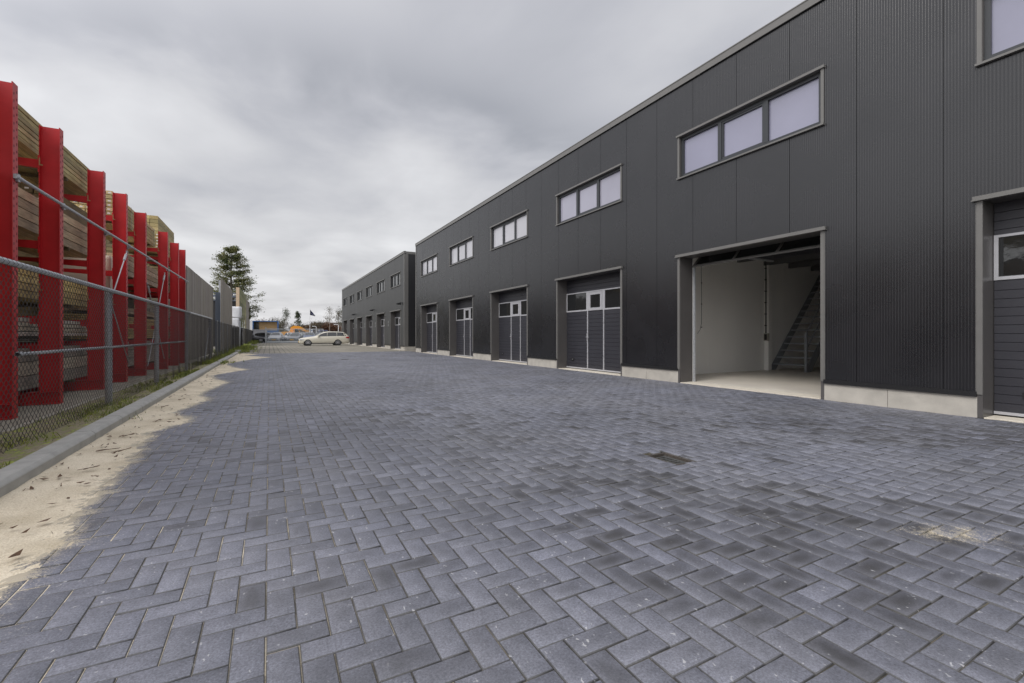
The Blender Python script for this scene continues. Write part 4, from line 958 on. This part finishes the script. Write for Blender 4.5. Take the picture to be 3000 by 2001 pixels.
    for nm, (xa, xb) in (('windscreen', ws), ('rear_window', rw)):
        b = MB(); n = 4; rows = []
        for k in range(n+1):
            x = xa+(xb-xa)*k/n; h = ring(x); d = .012
            rows.append([(x+(-d if nm == 'windscreen' else d), y, z+d) for y, z in ((-(h[7][0]), h[7][1]), (-h[8][0], h[8][1]), (0, h[9][1]), (h[8][0], h[8][1]), (h[7][0], h[7][1]))])
        for r0, r1 in zip(rows, rows[1:]):
            for k in range(4): b.face([r0[k], r0[k+1], r1[k+1], r1[k]])
        b.build(nm, M['carglass'], t, fix=False)
    for x in wx:
        for s in (-1, 1):
            yo = s*(at(x)[3]+.004); yi = s*(at(x)[3]-.22)
            b = MB(); b.tube((x, yi, .335), (x, yo-s*.012, .365), .40, n=24); b.build('wheel_arch', M['rubber'], t)
            b = MB(); b.tube((x, yi, .325), (x, yo, .325), .325, n=28); wh = b.build('wheel', M['rubber'], t)
            b = MB(); b.tube((x, yo, .325), (x, yo+s*.006, .325), .235, n=24, mi=1)
            for k in range(10):
                a = 2*math.pi*k/10; c_, s_ = math.cos(a), math.sin(a); px_, pz_ = -s_*.018, c_*.018; y = yo+s*.012
                b.face([(x+.03*c_+px_, y, .325+.03*s_+pz_), (x+.23*c_+px_*1.4, y, .325+.23*s_+pz_*1.4), (x+.23*c_-px_*1.4, y, .325+.23*s_-pz_*1.4), (x+.03*c_-px_, y, .325+.03*s_-pz_)])
            b.tube((x, yo, .325), (x, yo+s*.02, .325), .05, n=12)
            for k in range(20):
                a0 = 2*math.pi*k/20; a1 = 2*math.pi*(k+1)/20; y = yo+s*.012
                b.face([(x+.215*math.cos(a0), y, .325+.215*math.sin(a0)), (x+.24*math.cos(a0), y, .325+.24*math.sin(a0)), (x+.24*math.cos(a1), y, .325+.24*math.sin(a1)), (x+.215*math.cos(a1), y, .325+.215*math.sin(a1))])
            b.build('rim', [M['rim'], M['rubber']], wh, fix=False)
    b = MB(); b.box(-.022, .0, -.26, .26, .36, .47); b.build('number_plate', M['plate'], t)
    b = MB(); b.box(-.012, .05, -.45, .45, .48, .60); b.box(-.012, .06, -.6, .6, .24, .34); b.build('grille', M['black'], t)
    b = MB()
    for s in (-1, 1): b.box(.9, Ln-1.0, s*at(2)[3]-.004-(.0), s*at(2)[3]+.004, .20, .27)
    b.build('sill', M['black'], t)
    if style == 'wagon':
        b = MB()
        for s in (-1, 1): b.tube((2.5, s*.55, 1.50), (4.2, s*.55, 1.47), .012)
        b.build('roof_rail', M['black'], t)
    return t
def paint(name, col): return mat('paint_'+name, col, 0.3, coat=0.6, nz=(1, .02))
car_proto('wagon', paint('cream', (0.60, 0.565, 0.47)), 'cream white estate car parked across the end of the lane', 'cars parked beyond the paving', (2.66, 51.75, 0), 0)
dg, bk, sv, gy, bl, wh_ = paint('dark_grey', (.05, .055, .07)), paint('black', (.012, .012, .016)), paint('silver', (.42, .43, .45)), paint('grey', (.16, .17, .19)), paint('blue', (.03, .06, .16)), paint('white', (.62, .62, .62))
GP = 'cars in the car park behind the gate'
CARS = [('wagon', bk, (-.25, 76.2), 180, 'black car partly hidden by the left end of the fence'),
        ('hatch', sv, (.55, 73.6), 80, 'silver hatchback nose on behind the left gate post'),
        ('wagon', dg, (2.35, 75.0), 150, 'dark grey estate angled behind the left half of the gate'),
        ('sedan', gy, (2.9, 73.4), 75, 'mid grey saloon with yellow plate behind the middle of the gate'),
        ('sedan', sv, (4.95, 77.6), 120, 'silver saloon angled behind the middle of the gate'),
        ('hatch', bl, (5.2, 73.5), 85, 'dark blue hatchback just left of the cream car nose'),
        ('wagon', gy, (7.0, 77.4), 140, 'grey estate seen over the bonnet of the cream car'),
        ('hatch', bk, (8.8, 79.0), 120, 'black hatchback hidden behind the cream car roof'),
        ('sedan', wh_, (1.2, 83.5), 95, 'white saloon in the back row right of the container'),
        ('hatch', sv, (3.6, 84.0), 100, 'silver hatchback in the back row below the excavator'),
        ('sedan', gy, (5.9, 84.2), 85, 'grey saloon in the back row below the excavator arm'),
        ('hatch', wh_, (8.1, 84.0), 95, 'white hatchback in the back row near the flagpole'),
        ('wagon', wh_, (10.2, 85), 95, 'white van like estate in the back row above the cream roof'),
        ('sedan', sv, (12.4, 86), 95, 'silver saloon in the back row farthest right')]
for st, pm, (x, y), rz, lab in CARS: car_proto(st, pm, lab, GP, (x, y, 0), R(rz))

# ================================================================== gate, container, excavator, flag, lamps
def gate():
    t = empty('sliding_gate', (-.42, 68.6, 0)); tag(t, 'long pale grey metal gate with upright bars across the lane end', 'gate')
    b = MB(); b.box(-.07, .07, -.07, .07, 0, 2.12); b.build('gate_post', M['galv'], t)
    gl = mat('gate_paint', (.50, .53, .56), .5)
    b = MB(); b.box(.1, 7.1, -.04, .04, 1.88, 1.95); b.box(.1, 7.1, -.05, .05, .08, .28); b.box(.1, .17, -.035, .035, .28, 1.88); b.box(7.03, 7.1, -.035, .035, .28, 1.88); b.build('gate_frame', gl, t)
    for k in range(62):
        x = .25+k*.11; b = MB(); b.box(x-.013, x+.013, -.014, .014, .28, 1.88); b.build('bar', gl, t)
gate()
def container():
    t = empty('shipping_container', (-.35, 88, 0)); tag(t, 'blue ribbed container under the open tan cabin', 'container')
    b = MB(); n = 14
    for k in range(n): x = k*1.75/n; b.box(x, x+.07, 0, .03, .15, 2.0)
    b.box(0, 1.75, .03, 2.5, .1, 2.02); b.build('body', M['blue'], t)
    e = empty('site_cabin', (-2.5, 88, 0)); tag(e, 'open fronted cabin with blue frame and tan inner wall', 'cabin')
    b = MB(); b.box(0, 3.9, 0, .15, 3.38, 3.5); b.box(3.72, 3.9, 0, .15, 1.36, 3.38); b.box(0, .12, 0, .15, 1.3, 3.38); b.box(0, 3.9, .15, 3.4, 3.42, 3.48); b.box(0, 3.9, 3.35, 3.42, 1.3, 3.42); b.build('frame', M['blue'], e)
    b = MB(); b.box(.95, 3.7, .6, .66, 2.03, 3.38); b.build('tan_wall', M['tan'], e)
    b = MB(); b.box(.13, .95, .55, .6, 2.0, 3.38); b.build('dark_window', M['glass2'], e)
    b = MB(); b.box(0, 3.7, -.02, .6, 1.85, 2.03); b.box(0, 2.1, 0, .6, 1.2, 1.85); b.build('floor_beam', mat('grey_beam', (.2, .2, .21), .7), e)
    b = MB()
    for (x, y) in ((.1, .1), (3.75, .3), (.1, 3.2), (3.75, 3.2)): b.box(x-.08, x+.08, y-.08, y+.08, 0, 1.9)
    b.build('leg', M['bluegrey'], e)
    o = MB().box(0, .46, 0, .4, 0, 3.5); o = o.build('white_panel', M['white']); o.location = (-3.0, 88, 0); tag(o, 'white narrow panel at the left side of the open cabin', 'panel')
container()
def excavator():
    t = empty('excavator', (4.2, 100, 0)); tag(t, 'yellow orange excavator with its arm raised above the parked cars', 'excavator'); O = M['orange']
    b = MB(); b.prism([(-2.0, 0.1), (1.2, .1), (1.45, .45), (1.2, .8), (-2.0, .8), (-2.25, .45)], 'y', -1.2, -.7); b.prism([(-2.0, 0.1), (1.2, .1), (1.45, .45), (1.2, .8), (-2.0, .8), (-2.25, .45)], 'y', .7, 1.2); b.build('track', M['black'], t)
    b = MB(); b.prism([(-2.3, .9), (1.2, .9), (1.2, 1.5), (-.4, 1.62), (-.5, 1.75), (-1.7, 1.75), (-2.3, 1.6)], 'y', -1.2, 1.2); b.build('body', O, t)
    b = MB(); b.prism([(.1, 1.0), (1.1, 1.0), (1.15, 1.6), (.85, 2.35), (.1, 2.35)], 'y', -1.15, -.3); c = b.build('cab', O, t)
    b = MB(); b.prism([(.18, 1.3), (1.03, 1.3), (1.03, 1.62), (.80, 2.27), (.18, 2.27)], 'y', -1.17, -1.15); b.build('cab_window', M['carglass'], c)
    b = MB(); b.prism([(-.75, 1.5), (-.10, 1.5), (.02, 2.1), (.3, 2.38), (.95, 2.32), (2.0, 1.80), (2.2, 2.25), (1.1, 2.85), (.1, 2.95), (-.45, 2.6)], 'y', -.2, .2); b.build('boom', O, t)
    b = MB(); b.prism([(1.85, 2.3), (2.1, 2.35), (2.65, 1.5), (2.5, 1.35)], 'y', -.15, .15); b.build('stick', O, t)
    b = MB(); b.prism([(2.2, 1.4), (2.9, 1.55), (2.85, 2.0), (2.5, 2.1), (2.1, 1.8)], 'y', -.45, .45); b.build('bucket', mat('worn_bucket', (.45, .22, .05), .7), t)
    b = MB(); b.tube((-.1, 0, 1.6), (.7, 0, 2.45), .06); b.build('hydraulic_ram', M['galv'], t)
excavator()
def flag():
    t = empty('flagpole', (6.12, 85, 0)); tag(t, 'white flagpole with a drooping dark blue flag', 'flagpole')
    b = MB(); b.tube((0, 0, 0), (.02, 0, 5.5), .05, .03); b.build('pole', M['white'], t); b = MB(); b.tube((.02, 0, 5.5), (.02, 0, 5.6), .06); b.build('finial', M['white'], t)
    b = MB(); n = 8
    for k in range(n):
        u0, u1 = k/n, (k+1)/n
        f = lambda u, w: (.05+.80*u, .09*math.sin(u*9), (5.42-1.0*u**1.1) if w else (4.52-.20*u))
        b.face([f(u0, 0), f(u1, 0), f(u1, 1), f(u0, 1)])
    fl = b.build('flag', M['navy'], t, fix=False)
    b = MB()
    for (u, z) in ((.22, 4.72), (.38, 4.66), (.54, 4.58)): b.face([(.05+.8*u, -.10, z), (.05+.8*u+.11, -.10, z-.02), (.05+.8*u+.11, -.10, z+.05), (.05+.8*u, -.10, z+.07)])
    b.build('pale_lettering', mat('pale_print', (.3, .3, .4), .8), fl, fix=False)
flag()
def lamp(x, y, h, arm, label):
    t = empty('street_lamp', (x, y, 0)); tag(t, label, 'street lamp', 'pale street lamps beyond the car park')
    b = MB(); b.tube((0, 0, 0), (0, 0, h-.15), .07, .05); b.path([(0, 0, h-.15), (arm*.12, 0, h-.03), (arm*.4, 0, h)], .045); b.build('mast', M['white'], t)
    b = MB(); b.bbox(min(arm*.4, arm), max(arm*.4, arm), -.1, .1, h-.04, h+.05, .02); b.build('lamp_head', M['white'], t)
lamp(11.37, 90, 3.05, -.8, 'pale curved street lamp nearest the far building corner'); lamp(7.73, 92, 2.7, -.7, 'small pale street lamp right of the flagpole')
e = empty('sign_board', (6.8, 90, 0)); tag(e, 'small white sign on a post beside the flagpole', 'sign')
b = MB(); b.tube((0, 0, 0), (0, 0, 2.0), .03); b.build('post', M['galv'], e); b = MB(); b.box(-.15, .15, -.05, -.03, 1.55, 2.2); b.box(-.1, .1, -.055, -.05, 1.8, 2.0, 1); b.build('board', [M['white'], M['blue']], e)
e = empty('brick_house', (12.5, 150, 0)); tag(e, 'low dark brick house with pale windows behind the bare trees', 'house')
b = MB(); b.box(0, 9, 0, 7, 0, 2.6); b.build('wall', M['brick'], e); b = MB(); b.prism([(-.4, 2.6), (7.4, 2.6), (3.5, 5.0)], 'x', -.3, 9.3); b.build('roof', mat('dark_roof_tiles', (.06, .045, .04), .8), e)
for x in (1, 3.5, 6.2): b = MB(); b.box(x, x+1.2, -.03, 0, 1.0, 2.1); b.build('window', M['white'], e)
e = empty('dark_van', (8.9, 96, 0)); tag(e, 'dark blue box van behind the cream estate car', 'van')
b = MB(); b.bbox(-.3, 1.3, 0, 4, .4, 2.05, .1); b.build('body', paint('navy', (.02, .03, .09)), e); b = MB(); b.box(-.15, 1.15, -.02, 0, 1.35, 1.85); b.build('rear_window', M['carglass'], e)
b = MB(); b.tube((-.25, .8, .35), (-.02, .8, .35), .33, n=16); b.tube((1.02, .8, .35), (1.25, .8, .35), .33, n=16); b.build('wheel', M['rubber'], e)

# ================================================================== trees
def leafmat(name, c0, c1):
    m = bpy.data.materials.new(name); m.use_nodes = True; t = m.node_tree; b = t.nodes['Principled BSDF']; b.inputs['Roughness'].default_value = 0.75
    ob = t.nodes.new('ShaderNodeTexCoord'); n = t.nodes.new('ShaderNodeTexNoise'); n.inputs['Scale'].default_value = 1.1; n.inputs['Detail'].default_value = 6; t.links.new(ob.outputs['Object'], n.inputs['Vector'])
    r_ = t.nodes.new('ShaderNodeValToRGB'); t.links.new(n.outputs['Fac'], r_.inputs[0]); r_.color_ramp.elements[0].position = .38; r_.color_ramp.elements[0].color = (*c0, 1); r_.color_ramp.elements[1].position = .62; r_.color_ramp.elements[1].color = (*c1, 1)
    t.links.new(r_.outputs[0], b.inputs['Base Color']); return m
LM = dict(oak=leafmat('autumn_oak_leaves', (.060, .082, .025), (.17, .165, .055)), green=leafmat('dark_evergreen_leaves', (.028, .045, .022), (.07, .085, .035)), brown=leafmat('brown_leaves', (.10, .07, .04), (.17, .11, .06)),
          rust=leafmat('rust_hedge_leaves', (.075, .035, .02), (.16, .075, .035)), olive=leafmat('olive_twig_leaves', (.05, .045, .025), (.11, .095, .05)))
def leaves(V, F, p, size, n, spread, flat=.6):
    for _ in range(n):
        c = Vector(p)+Vector((random.gauss(0, spread), random.gauss(0, spread), random.gauss(0, spread*flat)))
        a = Vector((random.gauss(0, 1), random.gauss(0, 1), random.gauss(0, .5))).normalized(); b_ = a.cross(Vector((random.gauss(0, 1), random.gauss(0, 1), random.gauss(0, 1)))).normalized()
        s = size*random.uniform(.5, 1.2); i = len(V)
        V.extend([tuple(c-a*s), tuple(c-b_*s*.5), tuple(c+a*s), tuple(c+b_*s*.5)]); F.append((i, i+1, i+2, i+3))
def big_tree(x, y, h, w, label, kind='tree'):
    t = empty('oak_tree', (x, y, 0)); tag(t, label, 'tree'); b = MB(); V = []; F = []
    lean = lambda z: (.12*math.sin(z*.5), .1*math.cos(z*.4))
    n = 14
    for k in range(n): z0, z1 = h*k/n, h*(k+1)/n; b.tube((*lean(z0), z0), (*lean(z1), z1), .24*(1-k/n)**.8+.02, .24*(1-(k+1)/n)**.8+.015, n=8, cap=False)
    for k in range(135):
        f = random.uniform(.16, .99)**.85; z = h*f; prof = (1-f)**.72*(1.0 if f > .3 else .92)+.06
        L_ = w*.60*prof*random.uniform(.5, 1.0); a = random.uniform(0, 2*math.pi); rise = random.uniform(.08, .42)*L_+(.25*L_ if f > .8 else 0)
        P = Vector((*lean(z), z)); last = P
        m = 6
        for j in range(1, m+1):
            q = P+Vector((math.cos(a+.12*math.sin(j))*L_*j/m, math.sin(a+.12*math.sin(j))*L_*j/m, rise*(j/m)**1.4))
            b.tube(last, q, .055*(1-j/(m+1))*(.4+prof), .045*(1-j/(m+1))*(.4+prof), n=5, cap=False); last = q
            if j >= 2:
                for _ in range(2):
                    da = random.choice([-1, 1])*random.uniform(.5, 1.1); sl = L_*.28*random.uniform(.5, 1.2); s = q+Vector((math.cos(a+da)*sl, math.sin(a+da)*sl, random.uniform(-.05, .4)*sl)); b.tube(q, s, .016, .008, n=3, cap=False)
                    leaves(V, F, s, .11, int(12 if f < .8 else 5), .22, .7); leaves(V, F, (q+s)/2, .09, 5, .17, .6)
                leaves(V, F, q, .12, 7, .18)
    b.build('trunk', M['bark'], t, fix=False); fastmesh('crown', V, F, LM['oak'], t)
big_tree(-4.62, 75, 13.4, 8.3, 'tall tapering tree with thinning green brown leaves behind the screens')
def bare_tree(x, y, h, w, label, leafn=0, lm='olive', birch=False, conifer=False, group='bare trees on the horizon'):
    t = empty('bare_tree' if not conifer else 'evergreen_tree', (x, y, 0)); tag(t, label, 'tree', group); b = MB(); V = []; F = []
    def br(p, d, L_, r_, lv):
        q = p
        for s in range(2):
            d = (d+Vector((random.gauss(0, .12), random.gauss(0, .12), random.gauss(.03, .06)))).normalized(); e_ = q+d*L_/2; b.tube(q, e_, r_*(1-.25*s), r_*(1-.25*(s+1)), n=4, cap=False); q = e_
        if lv <= 0:
            leaves(V, F, q, .13, 5, .38, 1)
            if leafn: leaves(V, F, q, .16, leafn, .28, 1)
            return
        for _ in range(3 if lv > 1 else 4):
            up = .75 if birch else .45
            nd = (d*.9+Vector((random.gauss(0, .6)*w, random.gauss(0, .6)*w, random.uniform(0, up)))).normalized(); br(q-d*L_*random.uniform(0, .35), nd, L_*random.uniform(.6, .85), max(.02, r_*.6), lv-1)
    if conifer:
        b.tube((0, 0, 0), (0, 0, h), .12, .02, n=6)
        for k in range(110):
            f = random.uniform(.15, 1); L_ = w*(1-f)**.8*random.uniform(.5, 1.1)+.1; a = random.uniform(0, 6.3); e_ = Vector((math.cos(a)*L_, math.sin(a)*L_, h*f+L_*.15)); b.tube((0, 0, h*f), e_, .03, .01, n=3, cap=False)
            leaves(V, F, e_, .16, 10, .24); leaves(V, F, e_*.6+Vector((0, 0, h*f*.4)), .16, 8, .22)
    else: 
        if birch:
            b.tube((0, 0, 0), (0, 0, h*.97), .10, .02, n=6)
            for k in range(26): f = random.uniform(.3, .95); a = random.uniform(0, 6.3); br(Vector((0, 0, h*f)), Vector((math.cos(a), math.sin(a), .9)).normalized(), h*.20*(1.15-f)*w, .025, 1)
        else: br(Vector((0, 0, 0)), Vector((0, 0, 1)), h*.30, .16, 4)
    b.build('trunk', M['birch'] if birch else M['bark'], t, fix=False)
    if F: fastmesh('crown', V, F, LM[lm], t)
TR = [(-3.6, 140, 6.6, 1.1, 'brownish bare tree just right of the tall oak', 5, 'brown', False, False),
      (.6, 138, 6.8, 1.1, 'spreading bare tree above the tan cabin', 1, 'olive', False, False), (2.3, 141, 7.9, .9, 'taller bare tree above the right end of the cabin', 1, 'olive', False, False),
      (4.1, 139, 8.2, .9, 'thin sparse tree with tufts at its top', 3, 'green', True, False), (6.95, 139, 7.5, 1.5, 'small dense evergreen behind the excavator', 0, 'green', False, True),
      (10.6, 142, 6.0, .9, 'fine twigged bare tree left of the birches', 0, 'olive', False, False), (12.0, 139, 6.5, .8, 'low bare tree right of the flag', 0, 'olive', False, False),
      (15.2, 139, 8.7, 1.2, 'tall pale birch in the middle of the right horizon', 0, 'olive', True, False), (17.5, 139, 8.0, .9, 'pale thin tree beside the far building', 1, 'olive', True, False), (18.4, 140, 9.0, .9, 'tallest thin tree touching the far building edge', 2, 'green', True, False)]
TR += [(-1.2, 146, 7.0, 1.0, 'reddish bare tree behind the left half of the tan cabin', 4, 'brown', False, False), (3.4, 150, 6.8, 1.0, 'wide bare tree between the cabin and the tufted tree', 2, 'olive', False, False),
       (5.7, 147, 5.4, 1.0, 'low olive bare tree left of the small evergreen', 4, 'olive', False, False), (8.9, 149, 5.2, 1.0, 'low green tree right of the small evergreen', 5, 'green', False, False),
       (13.4, 147, 6.2, 1.0, 'grey bare tree left of the tall pale birch', 1, 'olive', False, False), (16.4, 147, 6.0, 1.0, 'rusty bare tree right of the tall pale birch', 4, 'rust', False, False)]
for a in TR: bare_tree(a[0], a[1], a[2], a[3], a[4], a[5], a[6], a[7], a[8])
def mass(name, label, x0, x1, y0, y1, h, lm, n, hf=.35):
    V = []; F = []
    for _ in range(n):
        x = random.uniform(x0, x1); y = random.uniform(y0, y1); hh = h*(1-hf+hf*1.6*vnoise(x, 0, .35, 4.4)+.15*vnoise(x, 0, 1.5, 1)); z = hh*random.random()**.7; leaves(V, F, (x, y, z), .20, 5, .25, 1)
    tag(fastmesh(name, V, F, LM[lm]), label, 'shrubs', kind='stuff')
mass('rust_hedge', 'reddish brown mass of shrubs along the right horizon', 7.5, 24, 143, 148, 4.6, 'rust', 4200)
mass('olive_thicket', 'olive brown thicket along the left horizon', -14, 8, 143, 149, 3.6, 'olive', 3600)
mass('far_thicket', 'dark distant scrub filling the horizon line', -90, 110, 165, 175, 4.5, 'olive', 5000)
